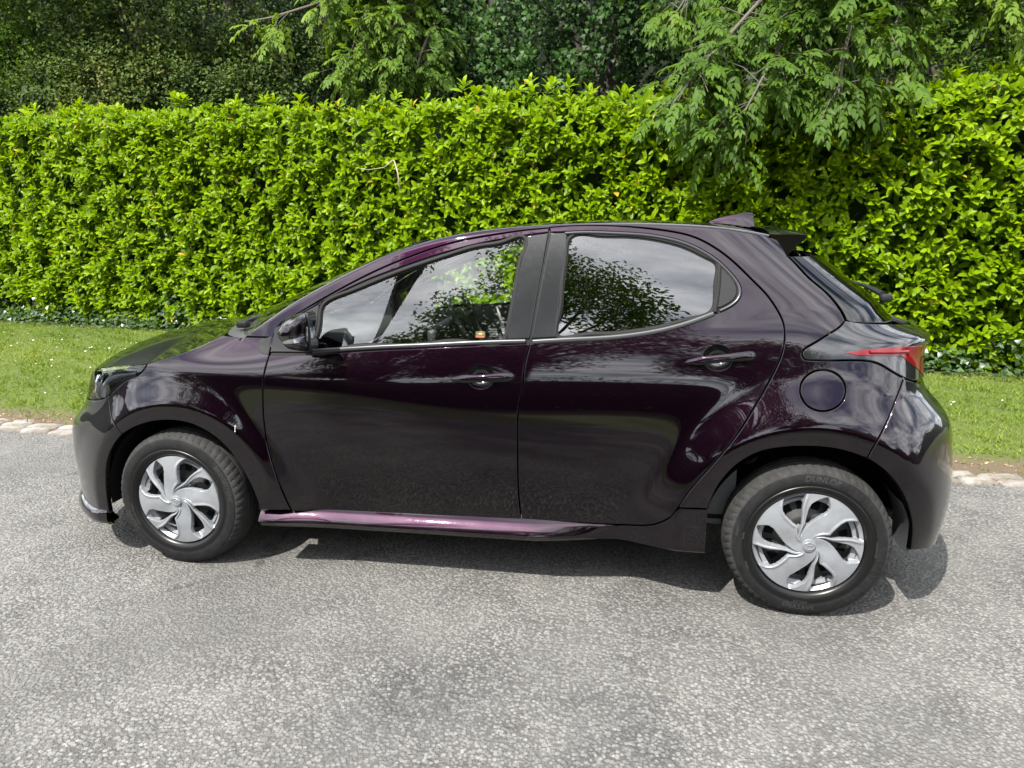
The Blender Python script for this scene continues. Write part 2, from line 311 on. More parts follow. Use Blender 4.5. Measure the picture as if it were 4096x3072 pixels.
# ---------------------------------------------------------------- car materials
def paint_mat():
    m_=M('purple_paint',(.03,.01,.024),.38,1.0,.5,1.0,.012); t=NT(m_); co=t.obj()
    fl=t.tex('v',2600,vec=co); lw=t.n('ShaderNodeLayerWeight'); lw.inputs['Blend'].default_value=.35
    c=t.mix(lw.outputs['Facing'],(.0060,.0013,.0049),(.0026,.0012,.0037))
    c=t.mix(t.math('MULTIPLY',t.math('GREATER_THAN',fl.outputs['Color'],.86),.2),c,(.026,.006,.022))
    sz=t.n('ShaderNodeSeparateXYZ'); t.l(co,sz.inputs[0]); dz=t.tex('n',5,6,.7,co)
    du=t.math('MULTIPLY',t.math('MULTIPLY',t.ramp(sz.outputs[2],[(.20,(1,1,1)),(.55,(0,0,0))]),t.ramp(dz.outputs[0],[(.35,(0,0,0)),(.75,(1,1,1))])),.10)
    c=t.mix(du,c,(.05,.045,.04)); t.l(c,t.b.inputs['Base Color'])
    # faint dust / wash marks in the clear coat
    d=t.tex('n',7,6,.7,co); d2=t.tex('n',90,3,.6,co)
    r=t.math('MULTIPLY',t.math('MULTIPLY',d.outputs[0],d2.outputs[0]),.09); t.l(r,t.b.inputs['Coat Roughness'])
    b=t.tex('n',420,2,.5,co); t.l(t.bump(b.outputs[0],.004,.0012),t.b.inputs['Coat Normal']); t.b.inputs['Coat IOR'].default_value=1.52
    return m_
PAINT=paint_mat()
PIANO=M('gloss_black',(.008,.008,.009),.06,0,.5,.6,.01)
MATTE=M('matte_black_plastic',(.014,.0145,.0155),.5,0,.16)
SATIN=M('satin_black_trim',(.035,.036,.038),.28,.3,.5)
RUBBER=M('rubber_seal',(.009,.009,.009),.6,0,.15)
DARK=M('dark_cavity',(.006,.006,.006),.9,0,.1)
CHROME=M('chrome',(.75,.76,.78),.08,1)
def pillar_mat():
    m_=M('pillar_film',(.010,.0105,.012),.24,0,.3,.45,.10); t=NT(m_); co=t.obj()
    n=t.tex('n',60,5,.7,co); n2=t.tex('n',900,2,.5,co)
    t.l(t.math('ADD',t.math('MULTIPLY',n.outputs[0],.16),.10),t.b.inputs['Roughness'])
    t.l(t.bump(n2.outputs[0],.08,.001),t.b.inputs['Normal']); return m_
PILLAR=pillar_mat()
def glass_mat(name,tint,ior=1.75,drops=0):
    m_=bpy.data.materials.new(name); m_.use_nodes=True; t=NT(m_); t.t.nodes.remove(t.b)
    tr=t.n('ShaderNodeBsdfTransparent'); tr.inputs[0].default_value=(*tint,1)
    gl=t.n('ShaderNodeBsdfGlossy'); gl.inputs['Roughness'].default_value=.0; gl.inputs[0].default_value=(1,1,1,1)
    fr=t.n('ShaderNodeFresnel'); fr.inputs['IOR'].default_value=ior
    mx=t.n('ShaderNodeMixShader'); t.l(fr.outputs[0],mx.inputs[0]); t.l(tr.outputs[0],mx.inputs[1]); t.l(gl.outputs[0],mx.inputs[2])
    t.l(mx.outputs[0],t.out.inputs['Surface'])
    co=t.obj(); w_=t.tex('n',3.5,2,.5,co)
    nrm=t.bump(w_.outputs[0],.012,.01)
    if drops:
        v=t.tex('v',150,vec=co); d=t.ramp(v.outputs['Distance'],[(0,(1,1,1)),(.24,(0,0,0))])
        msk=t.tex('n',7,4,.6,co); mm=t.ramp(msk.outputs[0],[(.50,(0,0,0)),(.66,(1,1,1))])
        k=t.math('MULTIPLY',d,mm); nrm=t.bump(k,.55*drops,.002,nrm)
    t.l(nrm,gl.inputs['Normal']); t.l(nrm,fr.inputs['Normal'])
    return m_
GLASS=glass_mat('window_glass',(.88,.94,.91),1.95,0); BACK=glass_mat('rear_screen_glass',(.035,.04,.04),1.5,0)
PRIV=glass_mat('privacy_glass',(.05,.055,.055),2.1,.3)
CLEAR=glass_mat('lamp_lens',(.9,.93,.95),1.5)
RED=M('red_lens',(.12,.002,.004),.10,0,.4,.25,.02)
def tyre_mat(name,col,rough):
    m_=M(name,col,rough,0,.22); t=NT(m_); co=t.obj(); n=t.tex('n',30,5,.65,co); n2=t.tex('n',300,3,.6,co)
    t.l(t.mix(t.ramp(n.outputs[0],[(.35,(0,0,0)),(.75,(1,1,1))]),col,tuple(min(1,c*1.8+.004) for c in col)),t.b.inputs['Base Color'])
    t.l(t.bump(n2.outputs[0],.2,.002),t.b.inputs['Normal']); return m_
TYRE=tyre_mat('tyre_rubber',(.006,.006,.0064),.5); TREAD=tyre_mat('tyre_tread',(.016,.0157,.0152),.8); TYREGLOSS=M('dressed_rubber',(.004,.004,.004),.32,0,.3)
def alloy_mat():
    m_=M('silver_wheel_paint',(.50,.52,.545),.40,.35,.5,.15,.2); t=NT(m_); co=t.obj(); n=t.tex('n',16,6,.7,co); v=t.tex('n',120,4,.7,co)
    c=t.mix(t.ramp(n.outputs[0],[(.4,(0,0,0)),(.8,(1,1,1))]),(.22,.232,.248),(.165,.172,.184))
    c=t.mix(t.ramp(v.outputs[0],[(.70,(0,0,0)),(.80,(1,1,1))]),c,(.12,.115,.11)); t.l(c,t.b.inputs['Base Color']); return m_
INDIC=M('clear_indicator',(.22,.22,.23),.12,.5,.5,1,.02); LAMPG=M('lamp_grey',(.16,.17,.19),.25,.8); ALLOY=alloy_mat(); STEEL=M('dark_steel_wheel',(.016,.0165,.018),.5,.1)
# ---------------------------------------------------------------- outlines -> panels
def dense(pts,ds=.008,closed=False,smooth=2.0):
    P=np.array(pts,float)
    if closed: P=np.vstack([P,P[:1]])
    s=np.r_[0,np.cumsum(np.linalg.norm(np.diff(P,axis=0),axis=1))]
    if closed:
        k=4; Pe=np.vstack([P[-k-1:-1],P,P[1:k+1]]); L=s[-1]; se=np.r_[s[-k-1:-1]-L,s,s[1:k+1]+L]
    else: Pe,se=P,s
    fx,fy=spl(se,Pe[:,0]),spl(se,Pe[:,1]); n=max(3,int(s[-1]/ds)+1); q=np.linspace(0,s[-1],n,endpoint=not closed)
    D=np.stack([fx(q),fy(q)],1)
    if smooth and n>8:
        for _ in range(int(smooth*6)):
            E=D.copy()
            if closed: E=.5*D+.25*(np.roll(D,1,0)+np.roll(D,-1,0))
            else: E[1:-1]=.5*D[1:-1]+.25*(D[:-2]+D[2:])
            D=E
    return D
_C={}
def cv(n,a=0,b=1,**k):
    if n not in _C: _C[n]=dense(TR[n],**k)
    return _C[n]
def loop(*cs):
    out=[]
    for c in cs:
        for p in np.atleast_2d(c):
            if not out or np.hypot(p[0]-out[-1][0],p[1]-out[-1][1])>.0025: out.append((float(p[0]),float(p[1])))
    if np.hypot(out[0][0]-out[-1][0],out[0][1]-out[-1][1])<.0025: out.pop()
    # densify long straight runs
    res=[]; n=len(out)
    for i,p in enumerate(out):
        q=out[(i+1)%n]; d=math.hypot(q[0]-p[0],q[1]-p[1]); k=max(1,int(d/.012))
        res+=[(p[0]+(q[0]-p[0])*j/k,p[1]+(q[1]-p[1])*j/k) for j in range(k)]
    P=np.array(res); A=.5*np.sum(P[:,0]*np.roll(P[:,1],-1)-np.roll(P[:,0],-1)*P[:,1])
    return P if A>0 else P[::-1]
def offset(P,d):   # inward for positive d (P is CCW)
    t=np.roll(P,-1,0)-np.roll(P,1,0); t/=np.linalg.norm(t,axis=1,keepdims=True)+1e-9
    return P+np.stack([-t[:,1],t[:,0]],1)*d
def inside(P,Q):
    x,y=Q[:,0],Q[:,1]; r=np.zeros(len(Q),bool); x1,y1=P[:,0],P[:,1]; x2,y2=np.roll(x1,-1),np.roll(y1,-1)
    for a,b,c,d in zip(x1,y1,x2,y2):
        if b==d: continue
        k=((b>y)!=(d>y))&(x<(c-a)*(y-b)/(d-b)+a); r^=k
    return r
def tri2d(outer,holes,grid,extra=None):
    B=[outer]+holes; V=np.vstack(B); E=[]; k=0
    for b in B: E+=[(k+i,k+(i+1)%len(b)) for i in range(len(b))]; k+=len(b)
    lo,hi=outer.min(0),outer.max(0); gx=np.arange(lo[0],hi[0],grid); gy=np.arange(lo[1],hi[1],grid*.866)
    G=np.array([(x+(grid/2 if j%2 else 0),y) for j,y in enumerate(gy) for x in gx])
    if len(G):
        ok=inside(outer,G)
        for h in holes: ok&=~inside(h,G)
        G=G[ok]
        if len(G):
            md=np.full(len(G),9.)
            for i in range(0,len(V),400): md=np.minimum(md,np.sqrt(((G[:,None]-V[None,i:i+400])**2).sum(-1)).min(1))
            G=G[md>grid*.45]
        if extra is not None:
            X_=extra[inside(outer,extra)]; md=np.full(len(X_),9.)
            for i in range(0,len(V),400): md=np.minimum(md,np.sqrt(((X_[:,None]-V[None,i:i+400])**2).sum(-1)).min(1))
            X_=X_[md>.0016]; md=np.full(len(G),9.)
            for i in range(0,len(X_),400): md=np.minimum(md,np.sqrt(((G[:,None]-X_[None,i:i+400])**2).sum(-1)).min(1))
            G=np.vstack([G[md>.006],X_])
        V2=np.vstack([V,G]) if len(G) else V
    else: V2=V
    r=delaunay_2d_cdt([Vector((float(a),float(b))) for a,b in V2],E,[],0,1e-6)
    W_=np.array([(p.x,p.y) for p in r[0]]); F=np.array(r[2]); c=W_[F].mean(1); ok=inside(outer,c)
    for h in holes: ok&=~inside(h,c)
    F=F[ok]; a=W_[F]; ar=(a[:,1,0]-a[:,0,0])*(a[:,2,1]-a[:,0,1])-(a[:,2,0]-a[:,0,0])*(a[:,1,1]-a[:,0,1])
    F=F[np.abs(ar)>1e-10]; ar=ar[np.abs(ar)>1e-10]; F[ar<0]=F[ar<0][:,::-1]
    return W_,F
_PC={}
def panel(name,outer,mat,parent,side=1,holes=(),off=0.,gap=.0022,roll=.0028,flange=.022,grid=.014,key=None,extra=None):
    k=(key or name)
    if k not in _PC:
        o0=offset(outer,gap+roll); H0=[offset(h,-(gap+roll)) for h in holes]
        D,F=tri2d(o0,H0,grid,extra)
        P=S(D[:,0],D[:,1]); Nn=N(D[:,0],D[:,1]); P=P+Nn*off
        Vs=[P]; Ns=[Nn]; Fs=[F]; base=len(P)
        if flange:
            for B,sg in [(outer,1)]+[(h,-1) for h in holes]:
                rings=[(gap+roll,0.),(gap+.3*roll,-.3*roll),(gap,-roll),(gap,-flange)]
                q=[offset(B,sg*r) for r,_ in rings]; n=len(B)
                p0=S(q[0][:,0],q[0][:,1]); nn=N(q[0][:,0],q[0][:,1]); p3=S(q[2][:,0],q[2][:,1])
                lat=p3-p0; lat/=np.linalg.norm(lat,axis=1,keepdims=True)+1e-9
                for (r,dz),qq,nm in zip(rings,q,(nn,nn+lat,lat+.15*nn,lat)):
                    Vs.append(S(qq[:,0],qq[:,1])+nn*(off+dz)); Ns.append(nm/(np.linalg.norm(nm,axis=1,keepdims=True)+1e-9))
                i=np.arange(n); j=(i+1)%n
                for r_ in range(3):
                    a=base+r_*n; b=a+n
                    T1=np.stack([a+i,b+i,b+j],1); T2=np.stack([a+i,b+j,a+j],1); FF=np.vstack([T1,T2])
                    Fs.append(FF if sg>0 else FF[:,::-1])
                base+=4*n
        _PC[k]=(np.vstack(Vs),np.vstack(Ns),np.vstack(Fs))
    V,Nn,F=_PC[k]
    if side<0: V=V*[1,-1,1]; Nn=Nn*[1,-1,1]; F=F[:,::-1]
    return mk(name,V,F,mat,parent,True,Nn)
def sweep(name,path,prof,mat,parent,side=1,closed=False,off=0.):
    # path (u,v) on the body; prof list of (lateral, height) ; lateral is left of travel
    P=np.array(path); Q=S(P[:,0],P[:,1]); Nn=N(P[:,0],P[:,1])
    t=(np.roll(Q,-1,0)-np.roll(Q,1,0)) if closed else np.gradient(Q,axis=0)
    t/=np.linalg.norm(t,axis=1,keepdims=True)+1e-9; L=np.cross(Nn,t)
    G=np.stack([Q+L*a+Nn*(h+off) for a,h in prof],1)
    if side<0: G=G*[1,-1,1]
    return MB().grid(G,closeu=closed).build(name,mat,parent,True)
HALF=lambda w_,h:[(-w_,-.006),(-w_,h*.35),(-w_*.75,h*.8),(-w_*.35,h),(w_*.35,h),(w_*.75,h*.8),(w_,h*.35),(w_,-.006)]
def uend(v,back=False): return (X0T(v)+(XT(v)-X0T(v))*np.pi/2) if back else (X0F(v)-(X0F(v)-XN(v))*np.pi/2)
def vtop(x):
    e=1e-3; v0=V0(x); b0=np.arctan(-(Wu(x,v0)-Wu(x,v0-e))/e); return v0+(AM-b0)*RF(x)
# ---------------------------------------------------------------- the car
car=empty('parked_car',(0,0,0)); tag(car,'dark purple five door hatchback parked side on by the stone kerb','car')
SIL=[(.70,.02),(.74,.02)]
fender_l=loop(cv('bonnet_line'),cv('fender_top'),cv('sail_f')[::-1],cv('fend_door'),cv('crn_front')[::-1],cv('arch_f2')[::-1],cv('bump_seam')[::-1],cv('headlamp_low')[::-1])
gapf=cv('gap_f'); gapr=cv('gap_r'); gr_cut=gapr[:-5]
rx=np.linspace(2.388,.318,150); roof_edge=np.stack([rx,vtop(rx)],1)
FX=np.linspace(.33,2.385,170); FIL=np.vstack([np.stack([FX,V0(FX)+(vtop(FX)-V0(FX))*f_],1) for f_ in (-.15,0,.15,.3,.44,.58,.72,.86)])
fuel=loop(dense(TR['fuel'],closed=True,smooth=1))
side_l=loop([(.4466,.9949)],cv('sail_gap')[3:],gapf,gapr[:-6],cv('skirt_seam'),cv('arch_r1'),cv('rb_seam')[::-1],cv('lamp_low')[::-1],cv('lamp_edge')[::-1],cv('rear_edge')[::-1],[(2.4147,1.3556),(2.3995,1.3790)],roof_edge,[(.3175,.9951)],cv('fender_top')[-8:])
bg_=cv('bgap'); kb=int(np.argmin(np.abs(bg_[:,1]-1.0)))
fdoor_low=loop(cv('fend_door'),cv('fdoor_bot'),bg_[kb:][::-1],cv('fbelt_bot')[::-1])
fdoor_up=loop(gapf,bg_[:3],cv('fframe')[::-1],cv('sail_out'))
rdoor_l=loop(bg_[kb:],cv('rdoor_bot'),gapr[::-1],[bg_[0]],cv('rframe'))
fglass=loop(dense(TR['fglass'],closed=True,smooth=.4)); rglass=loop(dense(TR['rglass'],closed=True,smooth=.4))
# handle recess outlines
def ell(c,rx_,ry_,n=28,rot=0):
    a=np.linspace(0,2*np.pi,n,endpoint=False); return loop(np.stack([c[0]+rx_*np.cos(a),c[1]+ry_*np.sin(a)],1))
HF=(1.319,.872); HR=(2.197,.967)
cupF=ell(HF,.050,.043); cupR=ell(HR,.050,.043)
fwin=loop([(.4735,1.043)],cv('sail_out')[::-1],cv('fframe'),bg_[1:kb+1],cv('fbelt_bot')[::-1])
rwin=loop(bg_[1:kb+1][::-1],cv('rframe'))
def zend(pts): return pts
for side in (1,-1):
    panel('front_fender',fender_l,PAINT,car,side)
    panel('body_side',side_l,PAINT,car,side,holes=[fuel],grid=.016,extra=FIL)
    o=panel('fuel_flap',fuel,PAINT,car,side,gap=.0026)
    panel('fender_corner_trim',loop(TR['fsail']),MATTE,car,side,off=.0015,gap=0,flange=.006)
    # front door
    fd=panel('front_door',fdoor_low,PAINT,car,side,holes=[cupF])
    panel('door_frame',fdoor_up,PAINT,fd,side,grid=.01)
    panel('window_surround',fwin,RUBBER,fd,side,holes=[fglass],off=-.006,gap=-.004,roll=0.001,flange=.01,key='fws')
    panel('window_glass',offset(fglass,-.006),GLASS,fd,side,off=-.010,gap=0,flange=0,key='fgl',grid=.03)
    panel('pillar_trim',loop(TR['bpil_f']),PILLAR,fd,side,off=.0005,gap=.001,flange=.01,key='bpf')
    sl=loop(cv('sail_out'),[(.4712,1.0457)],[(.4494,1.0337),(.4436,.9400)],[(.62,.9440),(.6318,.9601)],[(.6375,1.004),(.640,1.0707),(.6415,1.1264)])
    panel('mirror_mount_plate',sl,MATTE,fd,side,off=.001,gap=.002,flange=.008,key='sail')
    sweep('window_seal',offset(fglass,-.007),HALF(.0075,.004),RUBBER,fd,side,True,off=-.003)
    bt=np.stack([cv('fbelt_top')[:,0],cv('fbelt_top')[:,1]-.0085],1); bt=bt[bt[:,0]<1.492]
    sweep('belt_moulding',bt,HALF(.0085,.006),SATIN,fd,side)
    # rear door
    rd=panel('rear_door',rdoor_l,PAINT,car,side,holes=[cupR])
    panel('window_surround',rwin,RUBBER,rd,side,holes=[rglass],off=-.006,gap=-.004,roll=.001,flange=.01,key='rws')
    panel('window_glass',offset(rglass,-.006),PRIV,rd,side,off=-.009,gap=0,flange=0,key='rgl',grid=.03)
    panel('pillar_trim',loop(TR['bpil_r']),PILLAR,rd,side,off=.0005,gap=.001,flange=.01,key='bpr')
    panel('quarter_trim',loop(dense(TR['rquart'],closed=True,smooth=.3)),MATTE,rd,side,off=-.001,gap=0,flange=.006,key='rq')
    rf=cv('rframe'); i0=int(np.argmin(np.hypot(rf[:,0]-1.6178,rf[:,1]-1.4137)))
    i1=int(np.argmin(np.hypot(rf[:,0]-2.1942,rf[:,1]-1.1195)))
    sweep('window_seal',rf[i0:i1]+np.array([0,-.0]),[(-.011,-.01),(-.010,.001),(-.006,.004),(0,.0045),(.0,.001),(.001,-.01)],SATIN,rd,side)
    top=offset(rglass,-.006); sweep('glass_seal',top,HALF(.0065,.003),RUBBER,rd,side,True,off=-.004)
    rb=np.stack([cv('rbelt_top')[:,0],cv('rbelt_top')[:,1]-.0115],1); rb=rb[rb[:,0]>1.512]
    sweep('belt_moulding',rb,HALF(.0095,.006),SATIN,rd,side)
    sweep('window_divider',[(2.1965-.0135*t_+.004*math.sin(t_*3.1),1.304-.176*t_) for t_ in np.linspace(0,1,12)],HALF(.0065,.003),RUBBER,rd,side)
    # handles
    for d_,hc,slope in ((fd,HF,.069),(rd,HR,.124)):
        # bowl
        R_=[]; a=np.linspace(0,2*np.pi,28,endpoint=False)
        for f_,dep in ((1.03,-.002),(.97,-.010),(.85,-.022),(.6,-.032),(.25,-.036),(.01,-.037)):
            u_=hc[0]+.050*f_*np.cos(a); v_=hc[1]+.043*f_*np.sin(a); R_.append(S(u_,v_)+N(u_,v_)*dep)
        G=np.array(R_)*([1,1,1] if side>0 else [1,-1,1]); MB().grid(G,closev=True).build('handle_recess',PIANO,d_)
        mb=MB(); sec=[]
        L_=np.linspace(0,1,22)
        for t_ in L_:
            u_=hc[0]-.117+.249*t_; v_=hc[1]-.0045+slope*(u_-hc[0])
            hh=np.interp(t_,[0,.05,.2,.4,.6,.8,.93,.975,1],[.002,.009,.0160,.0150,.0150,.0180,.0185,.0165,.008]); ht=np.interp(t_,[0,.05,.15,.4,.6,.85,.96,1],[.004,.010,.018,.028,.030,.024,.014,.004])
            c_=S(u_,v_); nn=N(u_,v_); e_=S(u_,v_+1e-3)-c_; e_/=np.linalg.norm(e_)
            back=np.interp(t_,[0,.15,.25,.7,.8,1],[-.006,-.006,.010,.010,-.006,-.006])
            sec.append([c_+e_*hh*np.sign(math.cos(b_))*abs(math.cos(b_))**.75+nn*((ht+back)/2+(ht-back)/2*math.sin(b_)) for b_ in np.linspace(0,2*np.pi,16,endpoint=False)])
        sec=np.array(sec)*([1,1,1] if side>0 else [1,-1,1])
        mb.grid(sec,closev=True); n_=len(L_); mb.f.append(tuple(range(16))); mb.f.append(tuple((n_-1)*16+i for i in range(16)))
        mb.build('door_handle',PAINT,d_)
    # lamps
    hl=loop(cv('headlamp_top'),[(-.55,.792),(-.66,.765),(-.70,.735),(-.64,.705),(-.52,.690)],cv('headlamp_bot')[::-1],cv('headlamp_low')[::-1])
    h=panel('headlight',hl,CLEAR,car,side,gap=.002,flange=.012,off=.0005)
    panel('lamp_housing',offset(hl,.004),PIANO,h,side,off=-.034,gap=0,flange=.0,key='hlh')
    sweep('light_guide',dense([(-.135,.861),(-.24,.842),(-.335,.825),(-.40,.79),(-.43,.755),(-.435,.725)]),[(-.007,-.028),(-.007,-.018),(.007,-.016),(.007,-.028)],CHROME,h,side)
    sweep('reflector',dense([(-.17,.838),(-.27,.812),(-.34,.785),(-.37,.745),(-.375,.715)]),[(-.022,-.032),(-.01,-.022),(.012,-.020),(.022,-.030)],LAMPG,h,side)
    for u_,v_ in ((-.50,.765),(-.58,.748)):
        c_=S(u_,v_)+N(u_,v_)*-.03; c_=c_*[1,side,1]; n_=N(u_,v_)*[1,side,1]
        mb=MB(); mb.lathe([(.001,-.012),(.02,-.010),(.028,.002),(.031,.006),(.031,-.02)],28); q=Vector((0,-1,0)).rotation_difference(Vector(n_))
        mb.v=[tuple(q@Vector((p[0],-p[1],p[2]))+Vector(c_)) for p in mb.v]; mb.build('projector',CHROME,h)
    # front bumper
    vb=np.linspace(.20,.785,40); nose=np.stack([uend(vb)+.0,vb],1)
    bl=loop(cv('bump_seam'),cv('arch_f1')[::-1],[(-.40,.205),(-.8,.20)],nose,[(-.86,.785),(-.80,.74),(-.70,.695),(-.60,.682),(-.50,.683)],cv('headlamp_bot')[::-1])
    fb=panel('front_bumper',bl,PAINT,car,side,grid=.018)
    prof=[(-.010,.222),(.004,.214),(.016,.202),(.021,.188),(.020,.172),(.010,.156),(-.02,.146),(-.10,.140)]
    uu=np.linspace(-.335,float(uend(.2)),60); G=[]
    for u_ in uu:
        c_=S(u_,.21); n_=N(u_,.24); n_[2]=0; n_/=np.linalg.norm(n_); k_=np.clip((-.30-u_)/.12,.35,1); G.append([np.array([*(c_+n_*a*k_)[:2],z_+.012*(1-k_)]) for a,z_ in prof])
    MB().grid(np.array(G)*([1,1,1] if side>0 else [1,-1,1])).build('front_lip',PAINT,fb)
    # upper grille / badge panel between the lamps
    vg=np.linspace(.695,.80,8); 
    # tail lamp cluster, rear screen, rear bumper
    vt=np.linspace(.905,1.05,14); 
    tl=loop(cv('lamp_edge'),cv('lamp_low'),[(2.8671,.8901),(2.93,.882),(3.02,.90)],np.stack([uend(vt,True),vt],1),[(3.0,1.066),(2.80,1.088),(2.68,1.098)])
    h=panel('tail_light',tl,PIANO,car,side,gap=.003,off=.0005,grid=.012)
    panel('red_lens',loop([(2.6267,.9965),(2.6964,1.0095),(2.80,1.0165),(2.88,1.0125),(3.05,1.0),(3.06,.975),(2.98,.96),(2.972,.90),(2.95,.888),(2.8377,.9647),(2.8102,.9835),(2.666,.9888)]),RED,h,side,off=.003,gap=0,roll=.0015,flange=.004,grid=.012,key='redl')
    sweep('lamp_fin',dense([(2.705,.9995),(2.76,.9985),(2.835,.997)]),HALF(.006,.006),RED,h,side,off=.003)
    vg=np.linspace(1.09,1.335,40); 
    gl=loop(cv('rear_edge')+np.array([.004,0]),[(2.642,1.0985),(2.78,1.09)],np.stack([uend(vg,True),vg],1))
    panel('rear_window',gl,BACK,car,side,gap=.002,off=-.002,flange=.01,grid=.02)
    vb=np.linspace(.24,.86,40)
    bl=loop(cv('rb_seam')[::-1],cv('lamp_low2'),[(2.93,.872)],np.stack([uend(vb[::-1],True),vb[::-1]],1),[(3.2,.245),(3.0,.27)],cv('rear_bump_low')[::-1],cv('arch_r2')[::-1])
    rbp=panel('rear_bumper',bl,PAINT,car,side,grid=.018)
    # side skirt
    xs=np.linspace(.372,2.183,110); prof=[(-.755,.300),(-.776,.2775),(-.783,.274),(-.790,.266),(-.806,.249),(-.815,.2345),(-.8165,.229),(-.813,.224),(-.806,.211),(-.802,.206),(-.76,.202),(-.66,.200)]
    if side>0: SK=[]
    for x_ in (xs if side>0 else ()):
        ra=.012*np.clip((x_-.37)/1.1,0,1); e_=np.clip((x_-1.50)/.42,0,1); e_=e_*e_*(3-2*e_); k9=np.clip((x_-.37)/.34,0,1); fl_=.026*(1-k9*k9*(3-2*k9)); zbt=.199+.004*np.clip((x_-1.4)/.8,0,1); r_=[]
        zt=float(np.interp(x_,[.3,1.55,1.7674,1.8595,1.9231,1.9674,2.0021,2.0275,2.0523,2.0774,2.2],[.2745+ra,.2885,.2915,.2955,.3045,.3155,.3295,.3460,.3680,.4100,.4140]))
        for k_,(y_,z_) in enumerate(prof):
            f_=[-.03,0,.04,.12,.40,.62,.72,.82,.93,.98,1.03,1.03][k_]; zb_=zt+(.232-zt)*f_; yb_=-(float(W(x_,max(zb_,.25)))-[.02,.0005,0,0,0,0,0,0,.002,.010,.05,.15][k_])
            za=z_+ra; ya=y_-fl_*(1 if k_<7 else .6)
            r_.append([x_,ya+(yb_-ya)*e_,za+(zb_-za)*e_])
        SK.append(r_)
    G=SK
    G=np.array(G)*([1,1,1] if side>0 else [1,-1,1]); mb=MB().grid(G); mb.f.append(tuple((len(xs)-1)*12+i for i in range(12))); mb.f.append(tuple(range(12)))
    mb.build('side_skirt',PAINT,car,auto=40)
    # mirror
    mr=empty('door_mirror',(0,0,0),car)
    MO=dense([(.5741,1.0412),(.5788,1.0572),(.5888,1.0773),(.6074,1.0995),(.6337,1.1126),(.6635,1.1191),(.688,1.1235),(.6951,1.1189),(.6961,1.0757),(.6955,1.0163),(.6963,.9850),(.6896,.9790),(.6621,.9774),(.6368,.9795),(.6161,.9882),(.6005,1.0078),(.587,1.0255)],.005,True,.25)
    mc=np.array([.650,1.046])
    def dome(r_): return -.905-.105*(1-np.clip(r_,0,1)**3.2)**.62
    rr_=np.r_[1.0,1.0,.998,.985,.96,.92,.86,.78,.68,.56,.42,.28,.14,.01]; yy_=np.r_[-.86,-.885,-.905,dome(rr_[3:])]
    G=np.array([[[*(mc+(p-mc)*r_),0] for p in MO] for r_ in rr_]); G=np.stack([G[...,0],np.repeat(yy_[:,None],len(MO),1),G[...,1]],-1)
    G[...,1]+=(G[...,0]-.60)*-.10        # outboard end sweeps back
    G=G*[1,side,1]; n_=len(MO)
    mb=MB().grid(G,closev=True); mb.f.append(tuple(range(n_)))
    hs=mb.build('mirror_housing',[PAINT,PIANO],mr,auto=55)
    for p_ in hs.data.polygons:
        c_=p_.center
        if c_.z<1.0405+.085*(c_.x-.585) or c_.x>.6915: p_.material_index=1
    def ondome(x_,z_,off):
        d_=np.array([x_,z_])-mc; th=math.atan2(d_[1],d_[0]); ang=np.arctan2(MO[:,1]-mc[1],MO[:,0]-mc[0]); k_=int(np.argmin(np.abs((ang-th+np.pi)%(2*np.pi)-np.pi))); r_=np.hypot(*d_)/np.hypot(*(MO[k_]-mc)); return [x_,(float(dome(r_))-off+(x_-.60)*-.10)*side,z_]
    G=[]
    for t_ in np.linspace(0,1,16):
        x_=.6235+.0660*t_; zt_=1.0175+.0235*t_**.55; zb_=1.0160+.0065*t_; G.append([ondome(x_,zb_+(zt_-zb_)*f_,.0025) for f_ in np.linspace(0,1,5)])
    MB().grid(np.array(G)).build('indicator_lens',INDIC,mr)
    mb=MB().box((.625,-.825*side,.985),(.080,.09,.036),.012); mb.box((.640,-.868*side,.990),(.075,.05,.03),.01); mb.build('mirror_arm',MATTE,mr)
    mb=MB(); mb.tube([(p[0]+.003,-(.93+(p[0]-.6)*.1)*side,p[1]) for p in [(.6945,1.120),(.6985,1.10),(.6985,1.05),(.6975,1.0),(.6985,.982)]],.0045,8); mb.build('mirror_rim',MATTE,mr)
    MB().box((.6925,-.905*side,1.050),(.003,.080,.115),.001).build('mirror_glass',CHROME,mr)
q0=TR['scratch']; u_=q0[0][0]; vv=np.linspace(q0[0][1],q0[1][1],7); MB().grid(np.array([[S(u_-w_,v_)+N(u_,v_)*.0004,S(u_+w_,v_)+N(u_,v_)*.0004] for v_,w_ in zip(vv,(.0008,.0018,.0008,.0012,.0006,.0015,.0018))])).build('paint_chip',M('bare_primer',(.5,.48,.47),.7),car)
# roof and screens -------------------------------------------------
us=np.linspace(.98,2.39,90); G=[]; Ng=[]
for x_ in us:
    v0=float(vtop(x_)); p0=S(x_,v0); yl=-p0[1]; tt=np.linspace(0,yl,24); 
    P=S(np.full(24,x_),v0+tt); G.append(np.vstack([P,(P*[1,-1,1])[::-1][1:]]))
MB().grid(np.array(G)).build('roof_panel',PAINT,car)
G=[]
for t_ in np.linspace(0,1,24):
    xe=.318+(.985-.318)*t_; e_=S(xe,float(vtop(xe))); c_=np.array([.06+.86*t_**1.02,0,1.03+.40*t_**.86]) ; c_[2]=1.020+(1.378-1.020)*(t_**.93)
    s_=np.linspace(-1,1,31); G.append([np.array([c_[0]+(e_[0]-c_[0])*abs(q)**2,abs(e_[1])*q, e_[2]+(c_[2]-e_[2])*(1-abs(q)**2)]) for q in s_])
MB().grid(np.array(G)).build('windscreen',GLASS,car)
